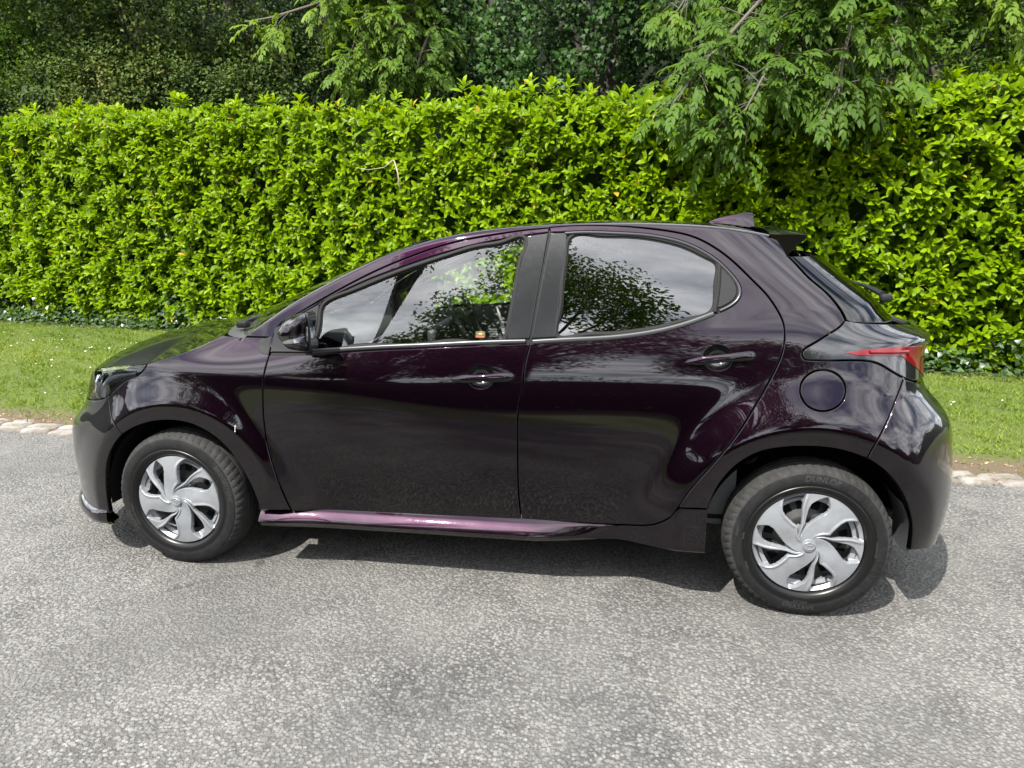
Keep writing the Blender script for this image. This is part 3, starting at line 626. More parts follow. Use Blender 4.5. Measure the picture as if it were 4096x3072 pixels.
# bonnet
ce=cv('bonnet_line')[::-1]; ht=cv('headlamp_top'); be=np.vstack([ce,ht[2:],[(-.55,.795),(-.62,.782),(-.70,.770),(-.80,.765),(-.88,.765)]])
E3=S(be[:,0],be[:,1]); o_=np.argsort(E3[:,0]); ex,ey,ez=E3[o_,0],E3[o_,1],E3[o_,2]
HC=spl([-.66,-.58,-.45,-.3,-.1,.1,.25,.30],[.0,.034,.064,.088,.090,.068,.040,.034]); s_=np.linspace(-1,1,41); G=[]
for t_ in np.r_[np.linspace(0,.16,14),np.linspace(.175,1,52)]:
    x_=-.60+t_*(.2185-.14*(1-s_**2)**.8+.60); ye=np.interp(x_,ex,ey); ze=np.interp(x_,ex,ez); sh=1-np.abs(s_)**2.3
    G.append(np.stack([x_-.10*(1-s_**2)*np.clip((-x_)/.5,0,1),-ye*s_*.996,ze-.001+HC(x_)*sh],1))
G.append(G[-1]+np.array([.003,0,-.004])); G.append(G[-2]+np.array([.003,0,-.03]))
MB().grid(np.array(G)).build('bonnet',PAINT,car)
# cowl with grille and wipers
G=[]
for t_ in np.linspace(0,1,6):
    s_=np.linspace(-1,1,33); G.append(np.stack([.222-.14*(1-s_**2)**.8+.115*t_,.70*s_*(1-.012*t_),.996+.030*(1-s_**2)-.018*math.sin(math.pi*t_)+.010*t_],1))
MB().grid(np.array(G)).build('cowl_panel',M('cowl_plastic',(.045,.048,.045),.55,0,.3),car)
mb=MB(); mb.tube([(.20,-.55,1.028),(.34,-.30,1.085),(.36,.25,1.098)],.009,6); mb.box((.21,-.56,1.022),(.05,.04,.03),.008); mb.build('wiper',RUBBER,car)
mb=MB(); mb.tube([(.16,.0,1.046),(.30,.22,1.09),(.36,.62,1.075)],.009,6); mb.build('wiper',RUBBER,car)
# roof spoiler
ys=np.linspace(-1,1,31); G=[]
for s_ in ys:
    ye=float(-S(2.415,1.362)[1])-.002; k_=abs(s_)**4; zr=1.4235+.012*(1-s_*s_)-.020*k_; 
    xf=2.385-.004*k_; xt=2.575-.045*abs(s_)**2-.012*k_; zt=1.412-.012*k_; 
    y_=ye*s_
    G.append([[xf,y_,zr],[xf+.06,y_*.99,zr+.003],[xt-.01,y_*.955,zt+.004],[xt,y_*.95,zt-.004],[xt-.006,y_*.95,zt-.012],[xf+.075-.006*k_,y_*.985,1.350-.022*k_],[xf+.03,y_*.97,1.345]])
mb=MB().grid(np.array(G)); mb.f.append(tuple(range(7))); mb.f.append(tuple(30*7+i for i in range(7))); mb.build('roof_spoiler',PAINT,car,auto=35)
# antenna
mb=MB(); G=[]
for t_ in np.linspace(0,1,20):
    x_=2.205+.198*t_; zb=1.458-.024*t_**1.6-.006; zt=1.4545+.0435*math.sin(math.pi/2*t_**.85); h_=max(.001,zt-zb); w_=.026*math.sin(math.pi*min(.5,.06+.6*t_))
    G.append([[x_-(.010*z_ if t_>.97 else 0),w_*(1-z_)**1.3*sg+(.003*sg),zb+h_*z_] for sg,z_ in [(-1,0),(-1,.25),(-1,.6),(-1,.9),(-1,1.0),(1,1.0),(1,.9),(1,.6),(1,.25),(1,0)]])
mb.grid(np.array(G)); mb.f.append(tuple(19*10+i for i in range(10))); mb.build('roof_antenna',PAINT,car,auto=50)
mb=MB(); mb.tube([(2.86,-.50,.315),(2.90,-.20,.315)],[.05,.05],12); mb.tube([(2.88,-.52,.33),(2.95,-.56,.33),(3.05,-.56,.32)],.018,8); mb.build('exhaust_silencer',M('exhaust_steel',(.12,.115,.11),.55,.5),car)
# rear wiper, seen past the rear screen
mb=MB(); mb.box((2.985,0,1.125),(.05,.05,.035),.012); mb.tube([(2.975,.02,1.14),(2.95,.2,1.165),(2.93,.33,1.17)],[.014,.01,.008],6); mb.build('rear_wiper',MATTE,car,auto=40)
# wheel housings, floor pan
for xw,R_ in ((.02,.372),(2.55,.378)):
    for side in (1,-1):
        a=np.linspace(*((-.05,np.pi+.12) if xw<1 else (.02,np.pi+.1)),40); G=[[[xw+R_*math.cos(b_),-side*y_,.29+R_*math.sin(b_)] for y_ in (.795,.70,.50,.40)]+[[xw,-side*.40,.29]] for b_ in a]
        MB().grid(np.array(G)).build('wheel_arch_liner',DARK,car)
mb=MB(); mb.box((1.28,0,.205),(1.70,1.46,.03),.005); mb.box((-.42,0,.30),(.22,1.0,.08),.01); mb.box((2.98,0,.40),(.16,.9,.08),.01); mb.box((1.28,0,.30),(2.9,.82,.14),.01); mb.build('floor_pan',DARK,car)
G=[]
for b_ in np.linspace(-.10,.50,16):   # mud flap edge of the rear bumper
    G.append([[2.55+r_*math.cos(b_),-y_,.30+r_*math.sin(b_)] for r_,y_ in ((.352,.80),(.350,.68),(.356,.60))])
MB().grid(np.array(G)).build('inner_arch_flap',M('worn_plastic',(.06,.062,.066),.45),car)
# ---------------------------------------------------------------- wheels
RT=.299; RC=.195
def tyre_mesh():
    # profile from inner bead to outer bead: (radius, y) ; outer face is -y
    n=360; a=np.arange(n)*2*np.pi/n
    prof=[(.185,.080),(.205,.090),(.245,.092),(.275,.084),(.288,.072),(.2955,.055),(.298,.035),(.298,.033),(.291,.031),(.291,.025),(.2985,.023),(.299,.004),(.292,.002),(.292,-.003),(.299,-.005),(.2985,-.024),(.291,-.026),(.291,-.031),(.298,-.033),(.2965,-.045),(.2935,-.058),(.2885,-.068),(.2845,-.0745),(.2785,-.0795),(.272,-.0825),(.270,-.0832),(.2695,-.0852),(.262,-.0875),(.250,-.0892),(.238,-.0895),(.236,-.0888),(.226,-.0885),(.224,-.0900),(.2145,-.0885),(.2135,-.0865),(.206,-.083),(.2,-.078),(.197,-.07),(.19,-.06)]
    P=np.zeros((n,len(prof),3)); pr=np.array(prof)
    R=np.repeat(pr[None,:,0],n,0).copy(); Y=np.repeat(pr[None,:,1],n,0)
    # shoulder sipes: slanted notches
    for j,(r,y) in enumerate(prof):
        if r>.268 and (-.0835<y<-.033 or .034<y<.085):
            sl=(abs(y)-.033)*1.6
            ph=((a*60/(2*np.pi)+sl*8)%1.0); g=(ph<.2)
            d=.0050*np.interp(abs(y),[.033,.05,.070,.079,.0835],[1,1,1.0,.75,.0])
            R[:,j]-=g*d
    P[...,0]=np.cos(a)[:,None]*R; P[...,1]=Y; P[...,2]=np.sin(a)[:,None]*R
    mb=MB().grid(P,closeu=True); me=meshdata('tyre',mb.v,np.array(mb.f),[TYRE,TREAD,TYREGLOSS])
    k=len(prof)-1; idx=np.arange(n*k)%k
    yy=(pr[:-1,1]+pr[1:,1])/2; rr=(pr[:-1,0]+pr[1:,0])/2; mi=np.where((rr>.2705),1,np.where((rr<.2705)&(rr>.2365),0,2))
    me.polygons.foreach_set('material_index',mi[idx].astype(np.int32))
    bm=bmesh.new(); bm.from_mesh(me); bmesh.ops.recalc_face_normals(bm,faces=bm.faces); bm.to_mesh(me); bm.free(); me.set_sharp_from_angle(angle=math.radians(35)); return me
def cover_mesh():
    nr,na=100,720; r=np.r_[np.linspace(.02,.985,nr-1),1.0]; a=np.arange(na)*2*np.pi/na
    Rg,Ag=np.meshgrid(r,a,indexing='ij'); deg=np.degrees(Ag)
    rk=[.15,.22,.30,.36,.42,.5,.6,.7,.8,.9,1.0]; I=lambda q: np.interp(r,rk,q)[:,None]
    Ah,Al=I([152,147,137,129,123,127,129,130,129,125,120]),I([147,141,128,118,111,107,104.5,102.5,100,97,95]); Bh,Bl=I([144,137,121,111,104,100,96.5,94,90,82,73]),I([139,130,110,98,90,80,72,66.5,65.5,69,72.5])
    def ins(lo,hi):
        best=np.full(deg.shape,-9.)
        for k in range(-4,5): best=np.maximum(best,np.minimum(hi+90*k-deg,deg-lo-90*k))
        return best*np.pi/180*Rg*RC
    dA,dB=ins(Al,Ah),ins(Bl,Bh); d=np.maximum(dA,dB); t=np.clip(d/.0065,0,1); val=t*t*(3-2*t)
    fade=np.interp(r,[0,.14,.20,.30,.42,.52,.82,.92,1],[0,0,.18,.40,.75,1,1,.62,.05])[:,None]
    # blades lean: each flat face falls away towards its trailing edge
    ph=((deg+14*(1-Rg))%90-33)/90; lean=.0045*np.sin(2*np.pi*ph)*np.interp(r,[0,.2,.5,1],[0,.3,1,.7])[:,None]
    fold=.0035*np.exp(-((d+.004)/.006)**2)*np.interp(r,[0,.14,.22,.9,1],[0,0,1,1,0])[:,None]
    dome=.013*(1-Rg**2.4)-.002*Rg
    Y=-.079-dome+.030*val*fade-lean-fold*(dA>dB); Y[-1]+=.006
    hole=(d>.0016)&(Rg>.40)&(Rg<.825)
    P=np.stack([np.cos(Ag)*Rg*RC,Y,np.sin(Ag)*Rg*RC],-1)
    F=[]
    for i in range(nr-1):
        j=np.arange(na); k=(j+1)%na
        hm=hole[i]&hole[i,k]&hole[i+1]&hole[i+1,k]
        q=np.stack([i*na+j,i*na+k,(i+1)*na+k,(i+1)*na+j],1)[~hm]; F.append(q)
    F=np.vstack(F); V=P.reshape(-1,3)
    me=meshdata('wheel_cover',V,F,ALLOY)
    bm=bmesh.new(); bm.from_mesh(me); bmesh.ops.delete(bm,geom=[v for v in bm.verts if not v.link_faces],context='VERTS')
    bd=[e for e in bm.edges if e.is_boundary]
    bv=list({v for e in bd for v in e.verts if .06<math.hypot(v.co.x,v.co.z)<.175})
    for _ in range(5): bmesh.ops.smooth_vert(bm,verts=bv,factor=.5,use_axis_x=True,use_axis_y=True,use_axis_z=True)
    ex=bmesh.ops.extrude_edge_only(bm,edges=bd); 
    for v in [g for g in ex['geom'] if isinstance(g,bmesh.types.BMVert)]:
        v.co.y+=.012
        rr=math.hypot(v.co.x,v.co.z)
        if rr<.17: v.co.x*=1.0
    bmesh.ops.recalc_face_normals(bm,faces=bm.faces); 
    f0=max(bm.faces,key=lambda f:-f.calc_center_median().y)
    if f0.normal.y>0: bmesh.ops.reverse_faces(bm,faces=bm.faces)
    bm.to_mesh(me); bm.free(); me.polygons.foreach_set('use_smooth',[True]*len(me.polygons)); me.set_sharp_from_angle(angle=math.radians(38)); return me
def steel_mesh():
    n=160; a=np.arange(n)*2*np.pi/n; prof=[(.188,.06),(.186,-.055),(.178,-.062),(.170,-.050),(.160,-.030),(.150,-.024),(.118,-.030),(.100,-.046),(.080,-.050),(.05,-.045),(.02,-.045)]
    mb=MB().lathe(prof,n); me=meshdata('steel_rim',mb.v,np.array(mb.f),[STEEL,DARK])
    bm=bmesh.new(); bm.from_mesh(me); bmesh.ops.recalc_face_normals(bm,faces=bm.faces)
    for k in range(16):
        b=(k+.5)*2*math.pi/16; cx_,cz_=.135*math.cos(b),.135*math.sin(b)
        for f in bm.faces:
            c=f.calc_center_median()
            if math.hypot(c.x-cx_,c.z-cz_)<.0135: f.material_index=1
    bm.to_mesh(me); bm.free(); return me
def emblem_mesh():
    mb=MB(); mb.lathe([(.001,-.0985),(.018,-.0983),(.0235,-.0965),(.0245,-.093),(.0245,-.085)],40)
    def ring(rx,rz,cx_=0,cz_=0,rad=.0015):
        a=np.linspace(0,2*np.pi,33)[:-1]; pts=[(cx_+rx*math.cos(b),-.0992,cz_+rz*math.sin(b)) for b in a]; pts+=pts[:2]; mb.tube(pts,rad,6,False)
    ring(.0195,.0133); ring(.0062,.0130); ring(.0125,.0050,0,.0072)
    me=meshdata('centre_badge',mb.v,mb.f,ALLOY); bm=bmesh.new(); bm.from_mesh(me); bmesh.ops.recalc_face_normals(bm,faces=bm.faces); bm.to_mesh(me); bm.free(); me.set_sharp_from_angle(angle=math.radians(45)); return me
def text_flat(body,size,shear=0,spacing=1.0,bold=0.):
    c=bpy.data.curves.new('lettering','FONT'); c.body=body; c.size=size; c.shear=shear; c.align_x='CENTER'; c.align_y='CENTER'; c.space_character=spacing; c.offset=bold; c.resolution_u=3
    o=bpy.data.objects.new('lettering',c); COL.objects.link(o); dg=bpy.context.evaluated_depsgraph_get(); me=bpy.data.meshes.new_from_object(o.evaluated_get(dg))
    V=np.array([v.co[:] for v in me.vertices]); F=[list(p.vertices) for p in me.polygons]
    bpy.data.objects.remove(o,do_unlink=True); bpy.data.curves.remove(c); bpy.data.meshes.remove(me); return V,F
def side_y(r): return np.interp(r,[.197,.2145,.224,.236,.238,.250,.262,.2695,.272],[-.07,-.0885,-.0900,-.0888,-.0895,-.0892,-.0875,-.0852,-.0825])
def ring_text(mb,body,r,ang,size,shear=0,spacing=1.05,bold=.0006,inv=False):
    V,F=text_flat(body,size,shear,spacing,bold)
    bm=bmesh.new(); vs=[bm.verts.new(v) for v in V]
    for f in F:
        try: bm.faces.new([vs[i] for i in f])
        except ValueError: pass
    bmesh.ops.subdivide_edges(bm,edges=[e for e in bm.edges if e.calc_length()>.012],cuts=1); bm.verts.index_update()
    out=[]
    for v in bm.verts:
        x,y=v.co.x,v.co.y
        if inv: b=ang+x/r; rr=r-y
        else: b=ang-x/r; rr=r+y
        out.append((rr*math.cos(b),float(side_y(rr))-.0009,rr*math.sin(b)))
    mb.add(out,[[v.index for v in f.verts] for f in bm.faces]); bm.free()
R_=math.radians
LETTER=M('moulded_lettering',(.022,.022,.022),.4)
tyM,cvM,stM,emM=tyre_mesh(),cover_mesh(),steel_mesh(),emblem_mesh()
la=MB(); ring_text(la,'DUNLOP',.2535,R_(84),.029,.25); ring_text(la,'ENASAVE',.2525,R_(-94),.026,0,1.1,inv=True); ring_text(la,'EC204',.2305,R_(-93),.017,0,1.1,inv=True)
ring_text(la,'175/70R14 84S',.232,R_(0),.0095,0); ring_text(la,'TUBELESS',.232,R_(205),.008); ring_text(la,'RADIAL',.232,R_(175),.008); ring_text(la,'EC204',.256,R_(172),.011)
for k in range(26): 
    b=R_(-60+k*5.0+ (30 if k>12 else 0)); la.add([(r*math.cos(b+s),float(side_y(r))-.0006,r*math.sin(b+s)) for r,s in ((.242,0),(.264,.02),(.264,.026),(.242,.006))],[(0,1,2,3)])
lb=MB(); ring_text(lb,'BRIDGESTONE',.2545,R_(22),.024,.2); ring_text(lb,'NEXTRY',.2545,R_(205),.024,.2,inv=True); ring_text(lb,'175/70R14 84S TUBELESS',.229,R_(200),.0095,inv=True)
for k in range(24): 
    b=R_(k*15); lb.add([(r*math.cos(b+s),float(side_y(r))-.0006,r*math.sin(b+s)) for r,s in ((.212,0),(.2365,0),(.2365,.005),(.212,.005))],[(0,1,2,3)])
LA=meshdata('sidewall_lettering',la.v,la.f,LETTER,False); LB=meshdata('sidewall_lettering',lb.v,lb.f,LETTER,False)
for i,(x,side,st,rot,L) in enumerate(((0,1,-.032,-45,LB),(2.55,1,0,0,LA),(0,-1,-.032,20,LB),(2.55,-1,0,60,LA))):
    w_=empty('wheel',(x,-.742*side,.2955),car); w_.rotation_euler=(0,0,st+(0 if side>0 else math.pi))
    o=obj('tyre',tyM,w_); o=obj('wheel_cover',cvM,w_); o.rotation_euler=(0,R_(-rot),0)
    o=obj('steel_rim',stM,w_); o=obj('centre_badge',emM,w_); o.rotation_euler=(0,R_(-rot if rot!=-45 else 12),0)
    tag(obj('sidewall_lettering',L,w_),kind='stuff')
    b=R_(-60 if i else 153); mb=MB(); mb.tube([(.160*math.cos(b),-.045,.160*math.sin(b)),(.150*math.cos(b),-.075,.150*math.sin(b))],.0042,8); mb.build('tyre_valve',RUBBER,w_)
# ---------------------------------------------------------------- cabin
CAB=M('cabin_plastic',(.045,.046,.048),.5); SEAT=M('seat_cloth',(.030,.030,.032),.85); SCREEN=M('display_glass',(.006,.006,.007),.04); SILV=M('cabin_silver',(.4,.41,.42),.3,.8)
mb=MB(); G=[]
for y_ in np.linspace(-.69,.69,29):
    s_=abs(y_)/.69; hood=.035*math.exp(-((y_-.36)/.16)**2)
    G.append([[.30,y_,.985],[.50,y_,1.005+hood*.6],[.66,y_,.995+hood],[.735,y_,.965+hood],[.75,y_,.92],[.72,y_,.84],[.66,y_,.76],[.62,y_,.45]])
mb.grid(np.array(G)); dash=mb.build('dashboard',CAB,car)
mb=MB(); mb.box((.742,-.02,1.055),(.022,.235,.135),.006,Matrix.Rotation(-.15,3,'Y')); mb.build('touch_screen',SCREEN,car)
mb=MB(); mb.tube([(.745,-.55,.93),(.752,-.3,.945),(.755,-.12,.90)],.005,6); mb.tube([(.745,-.62,.93),(.745,-.55,.93)],.005,6); mb.build('dash_trim',SILV,car)
sw=empty('steering_wheel',(0,0,0),car); a=np.linspace(0,2*np.pi,41); mb=MB(); c0=Vector((.98,.36,.965)); ax=Vector((.88,0,.47)).normalized(); e1=Vector((0,1,0)); e2=ax.cross(e1)
pts=[c0+(e1*math.cos(b)+e2*math.sin(b))*.182 for b in a]; mb.tube(pts+pts[1:2],.0155,10,False); mb.build('wheel_rim',CAB,sw)
mb=MB(); mb.box(c0-ax*.03,(.05,.14,.12),.02,Matrix.Rotation(-.49,3,'Y')); 
for b in (0,math.pi,-math.pi/2): mb.tube([c0-ax*.025,c0+(e1*math.cos(b)-e2*math.sin(-b))*.175],.014,6)
mb.tube([c0-ax*.03,c0-ax*.28],.035,8); mb.build('wheel_hub',CAB,sw)
def seat(x,y,name='front_seat'):
    s_=empty(name,(x,y,0),car); mb=MB(); mb.box((.0,0,.50),(.50,.50,.16),.05); mb.box((-.02,-.23,.54),(.46,.07,.14),.03); mb.box((-.02,.23,.54),(.46,.07,.14),.03); mb.build('seat_cushion',SEAT,s_,auto=60)
    mb=MB(); r=Matrix.Rotation(.30,3,'Y'); mb.box((.33,0,.84),(.13,.48,.62),.05,r); mb.box((.31,-.21,.82),(.17,.08,.5),.03,r); mb.box((.31,.21,.82),(.17,.08,.5),.03,r); mb.build('seat_back',SEAT,s_,auto=60)
    mb=MB(); mb.box((.455,0,1.225),(.09,.25,.17),.035,Matrix.Rotation(.2,3,'Y')); mb.tube([(.41,-.06,1.08),(.45,-.06,1.2)],.007,6); mb.tube([(.41,.06,1.08),(.45,.06,1.2)],.007,6); mb.build('headrest',SEAT,s_,auto=60)
seat(1.22,-.34); seat(1.22,.34)
mb=MB(); mb.box((2.18,0,.58),(.45,1.2,.16),.05); r=Matrix.Rotation(.35,3,'Y'); mb.box((2.42,0,.86),(.14,1.2,.58),.05,r); 
for y_ in (-.38,0,.38): mb.box((2.52,y_,1.17),(.08,.24,.14),.03,r)
mb.build('rear_bench',SEAT,car,auto=60)
mb=MB(); mb.box((.93,0,.62),(.55,.24,.22),.04); mb.tube([(.93,.02,.72),(.90,.02,.88)],[.02,.016],8); mb.box((.895,.02,.90),(.05,.05,.07),.018); mb.build('gear_console',CAB,car,auto=60)
for side in (1,-1):
    G=[]
    for x_ in np.linspace(.50,2.30,40):
        zb=float(ZB(x_)); G.append([[x_,-side*(float(W0(x_,zb))-.035),zb+.012],[x_,-side*(float(W0(x_,zb))-.075),zb+.008],[x_,-side*.70,zb-.10],[x_,-side*.66,.70],[x_,-side*.69,.62],[x_,-side*.70,.30]])
    MB().grid(np.array(G)).build('door_lining',CAB,car)
G=[]
for x_ in np.linspace(.98,2.36,40):
    v0=float(vtop(x_)); p0=S(x_,v0); G.append([[x_,p0[1]*-s_*.97,p0[2]-.035+.012*(1-s_*s_)-.02*abs(s_)**6] for s_ in np.linspace(-1,1,17)])
MB().grid(np.array(G)).build('headlining',M('headlining_cloth',(.35,.35,.34),.9),car)
mb=MB(); mb.box((1.28,0,.33),(2.2,1.40,.02),.002); mb.box((.42,0,.62),(.03,1.36,.6),.002); mb.build('cabin_floor',DARK,car)
mb=MB(); mb.box((.86,.02,1.265),(.035,.22,.065),.012); mb.tube([(.86,.02,1.29),(.84,.02,1.325)],.01,6); mb.build('interior_mirror',CAB,car)
# dashboard cloth and items: blue cloth on the passenger footwell top, child sticker on glass
# glass sticker and etched maker's mark on the front window
def on_glass(u0,u1,v0,v1,off): 
    q=[(u0,v0),(u1,v0),(u1,v1),(u0,v1)]; return [S(a,b)+N(a,b)*(off) for a,b in q]
fdn=[o for o in car.children if o.name.startswith('front_door') and o.data.vertices[0].co.y<0][0]
mb=MB().add(on_glass(1.2915,1.3275,1.0198,1.0428,-.0088),[(0,1,2,3)]); mb.build('warning_sticker',M('sticker_gold',(.20,.12,.015),.4),fdn)
mb=MB().add(on_glass(1.2925,1.3265,1.0208,1.0418,-.0083),[(0,1,2,3)]); mb.build('sticker_face',M('sticker_black',(.01,.008,.008),.4),fdn)
mb=MB().add(on_glass(1.2930,1.3260,1.0212,1.0275,-.0079),[(0,1,2,3)]); mb.build('sticker_band',M('sticker_red',(.16,.01,.008),.4),fdn)
mb=MB(); a=np.linspace(0,2*np.pi,25)[:-1]
mb.add([S(1.3095+.0085*math.cos(b),1.0345+.0042*math.sin(b))+N(1.3095,1.0345)*-.0076 for b in a],[tuple(range(24))])
for sg in (-1,1):
    for r_ in (.0115,.014): mb.add([S(1.3095+sg*(r_+d)*math.cos(b),1.0345+.0062*math.sin(b)*1.2)+N(1.3095,1.0345)*-.0076 for b,d in ((-.8,0),(0,0),(.8,0),(.8,.001),(0,.001),(-.8,.001))],[(0,1,4,5),(1,2,3,4)])
def flat_text(mb,body,uc,vc,size,off):
    V,F=text_flat(body,size,0,1.1,.0001); p0=S(uc,vc); du=(S(uc+.01,vc)-p0)/.01; dv=(S(uc,vc+.01)-p0)/.01; mb.add(p0+V[:,:1]*du+V[:,1:2]*dv+N(uc,vc)*off,F)
flat_text(mb,'TOYOTA',1.3095,1.0243,.0055,-.0074); mb.build('sticker_print',M('sticker_yellow',(.30,.19,.02),.4),fdn)
mb=MB()
for k,(s_,z_) in enumerate((('TOYOTA',.0075),('AS2 AUTOTEMP',.0045),('43R-00048',.0045),('DOT 20 M66',.0045))): flat_text(mb,s_,1.358,1.0515-k*.0085,z_,-.0085)
mb.build('etched_marking',M('etched_glass',(.12,.12,.12),.6),fdn)
# ---------------------------------------------------------------- ground
def asphalt():
    m_=M('asphalt',(.1,.1,.1),.82,0,.35); t=NT(m_); co=t.obj()
    mp=t.n('ShaderNodeMapping'); t.l(co,mp.inputs[0])
    wv=t.tex('n',40,3,.5,co); 
    v=t.tex('v',84,vec=co); v.inputs['Randomness'].default_value=1
    v2=t.tex('v',230,vec=co); big=t.tex('n',.55,5,.55,co,.3); mid=t.tex('n',3.2,6,.65,co); fine=t.tex('n',260,3,.7,co); wear=t.tex('n',.9,3,.5,co)
    # stones: colour per cell, dark binder between
    sep=t.n('ShaderNodeSeparateColor'); t.l(v.outputs['Color'],sep.inputs[0])
    stone=t.ramp(sep.outputs[0],[(0,(.046,.045,.045)),(.35,(.095,.093,.089)),(.7,(.160,.156,.147)),(.95,(.212,.205,.192)),(1,(.25,.242,.225))])
    edge=t.ramp(v.outputs['Distance'],[(.38,(1,1,1)),(.70,(0,0,0))])
    c=t.mix(edge,(.028,.027,.0255),stone)
    sep2=t.n('ShaderNodeSeparateColor'); t.l(v2.outputs['Color'],sep2.inputs[0])
    small=t.ramp(sep2.outputs[0],[(0,(.050,.049,.047)),(.7,(.13,.127,.121)),(1,(.20,.195,.185))])
    c=t.mix(.34,c,small)
    # dusty pale wear and darker damp / stained areas
    c=t.mix(t.math('MULTIPLY',t.ramp(mid.outputs[0],[(.35,(0,0,0)),(.75,(1,1,1))]),.38),c,(.205,.199,.186))
    c=t.mix(t.math('MULTIPLY',t.ramp(big.outputs[0],[(.50,(0,0,0)),(.66,(1,1,1))]),.55),c,(.066,.064,.061))
    moss=t.tex('n',5.5,5,.6,co); mm=t.math('MULTIPLY',t.ramp(moss.outputs[0],[(.64,(0,0,0)),(.72,(1,1,1))]),t.ramp(fine.outputs[0],[(.45,(0,0,0)),(.6,(1,1,1))]))
    c=t.mix(t.math('MULTIPLY',mm,.6),c,(.075,.072,.035))
    cw=t.tex('n',2.2,5,.6,co); va=t.n('ShaderNodeVectorMath',operation='SCALE'); t.l(cw.outputs['Color'],va.inputs[0]); va.inputs['Scale'].default_value=.55; vb=t.n('ShaderNodeVectorMath',operation='ADD'); t.l(co,vb.inputs[0]); t.l(va.outputs[0],vb.inputs[1])
    ck=t.tex('v',.42,vec=vb.outputs[0],feature='DISTANCE_TO_EDGE'); ckm=t.math('MULTIPLY',t.ramp(ck.outputs['Distance'],[(0,(1,1,1)),(.006,(0,0,0))]),t.ramp(wear.outputs[0],[(.50,(0,0,0)),(.62,(1,1,1))]))
    c=t.mix(t.math('MULTIPLY',ckm,.75),c,(.02,.019,.018))
    t.l(c,t.b.inputs['Base Color'])
    h=t.math('ADD',t.math('MULTIPLY',edge,1.0),t.math('MULTIPLY',fine.outputs[0],.35))
    h=t.math('ADD',h,t.math('MULTIPLY',t.ramp(v2.outputs['Distance'],[(.2,(1,1,1)),(.6,(0,0,0))]),.35))
    t.l(t.bump(h,.75,.005),t.b.inputs['Normal']); return m_
def soil():
    m_=M('verge_soil',(.08,.06,.04),.95,0,.2); t=NT(m_); co=t.obj(); n=t.tex('n',1.3,6,.65,co); f=t.tex('n',60,5,.7,co); sp=t.n('ShaderNodeSeparateXYZ'); t.l(co,sp.inputs[0])
    c=t.mix(f.outputs[0],(.055,.042,.028),(.15,.115,.075)); g=t.mix(f.outputs[0],(.05,.075,.015),(.10,.12,.03))
    k=t.math('ADD',sp.outputs[1],t.math('MULTIPLY',n.outputs[0],.7)); c=t.mix(t.ramp(t.math('MULTIPLY',t.math('SUBTRACT',k,1.55),2.0),[(0,(0,0,0)),(.5,(1,1,1))]),c,g)
    t.l(c,t.b.inputs['Base Color']); t.l(t.bump(f.outputs[0],.8,.02),t.b.inputs['Normal']); return m_
SOIL=soil(); ASPH=asphalt()
G=[[[x,y,-.012] for x in (-300,300)] for y in (-300,300)]
tag(MB().grid(np.array(G)).build('ground',M('far_ground',(.07,.09,.03),.95),smooth=False),kind='structure')
G=[[[x,y,0] for x in (-120,120)] for y in (-5.2,.86)]
tag(MB().grid(np.array(G)).build('road',ASPH,smooth=False),kind='structure')
xs=np.linspace(-16,14,61); ys=np.r_[.80,np.linspace(1.10,10,20)]; G=np.array([[[x,y,(-.006 if y<1 else .012+.006*math.sin(x*1.7+y)+.03*min(1,max(0,(y-1.2)/2)))] for y in ys] for x in xs])
tag(MB().grid(G).build('verge',SOIL),kind='structure')
def verge_z(y): return np.where(y<1.1,-.006+(y-.8)*.06,.012+.03*np.clip((y-1.2)/2,0,1))
# stone setts of the kerb
def stone_mat():
    m_=M('granite_sett',(.4,.38,.35),.85,0,.3); t=NT(m_); co=t.obj(); oi=t.n('ShaderNodeObjectInfo'); n=t.tex('n',9,6,.7,co); f=t.tex('n',140,4,.7,co); 
    c=t.mix(oi.outputs['Random'],(.165,.155,.138),(.225,.214,.197)); c=t.mix(t.ramp(n.outputs[0],[(.42,(0,0,0)),(.62,(1,1,1))]),c,(.11,.095,.075)); c=t.mix(t.math('MULTIPLY',t.ramp(f.outputs[0],[(.55,(0,0,0)),(.7,(1,1,1))]),.5),c,(.10,.095,.085))
    t.l(c,t.b.inputs['Base Color']); t.l(t.bump(f.outputs[0],.6,.006),t.b.inputs['Normal']); return m_
SETT=stone_mat()
kerb=empty('kerb',(0,.98,0)); tag(kerb,kind='structure')
def sett_mesh(k):
    r=np.random.default_rng(100+k); n=14; a=np.arange(n)*2*np.pi/n; sx_,sy_=.118,.050
    rim=np.stack([np.sign(np.cos(a))*np.abs(np.cos(a))**.42*sx_*(1+r.normal(0,.05,n)),np.sign(np.sin(a))*np.abs(np.sin(a))**.42*sy_*(1+r.normal(0,.07,n))],1)
    V=[[0,0,.020+r.normal(0,.002)]]; F=[]
    for s_,z_ in ((.55,.020),(.88,.016),(1.0,.006),(1.03,-.05)): V+=[[p[0]*s_,p[1]*s_,z_+(r.normal(0,.0022) if z_>0 else 0)] for p in rim]
    F+=[(0,1+i,1+(i+1)%n) for i in range(n)]
    for q in range(3): F+=[(1+q*n+i,1+(q+1)*n+i,1+(q+1)*n+(i+1)%n,1+q*n+(i+1)%n) for i in range(n)]
    return meshdata('sett',V,F,SETT)
SM=[sett_mesh(k) for k in range(9)]
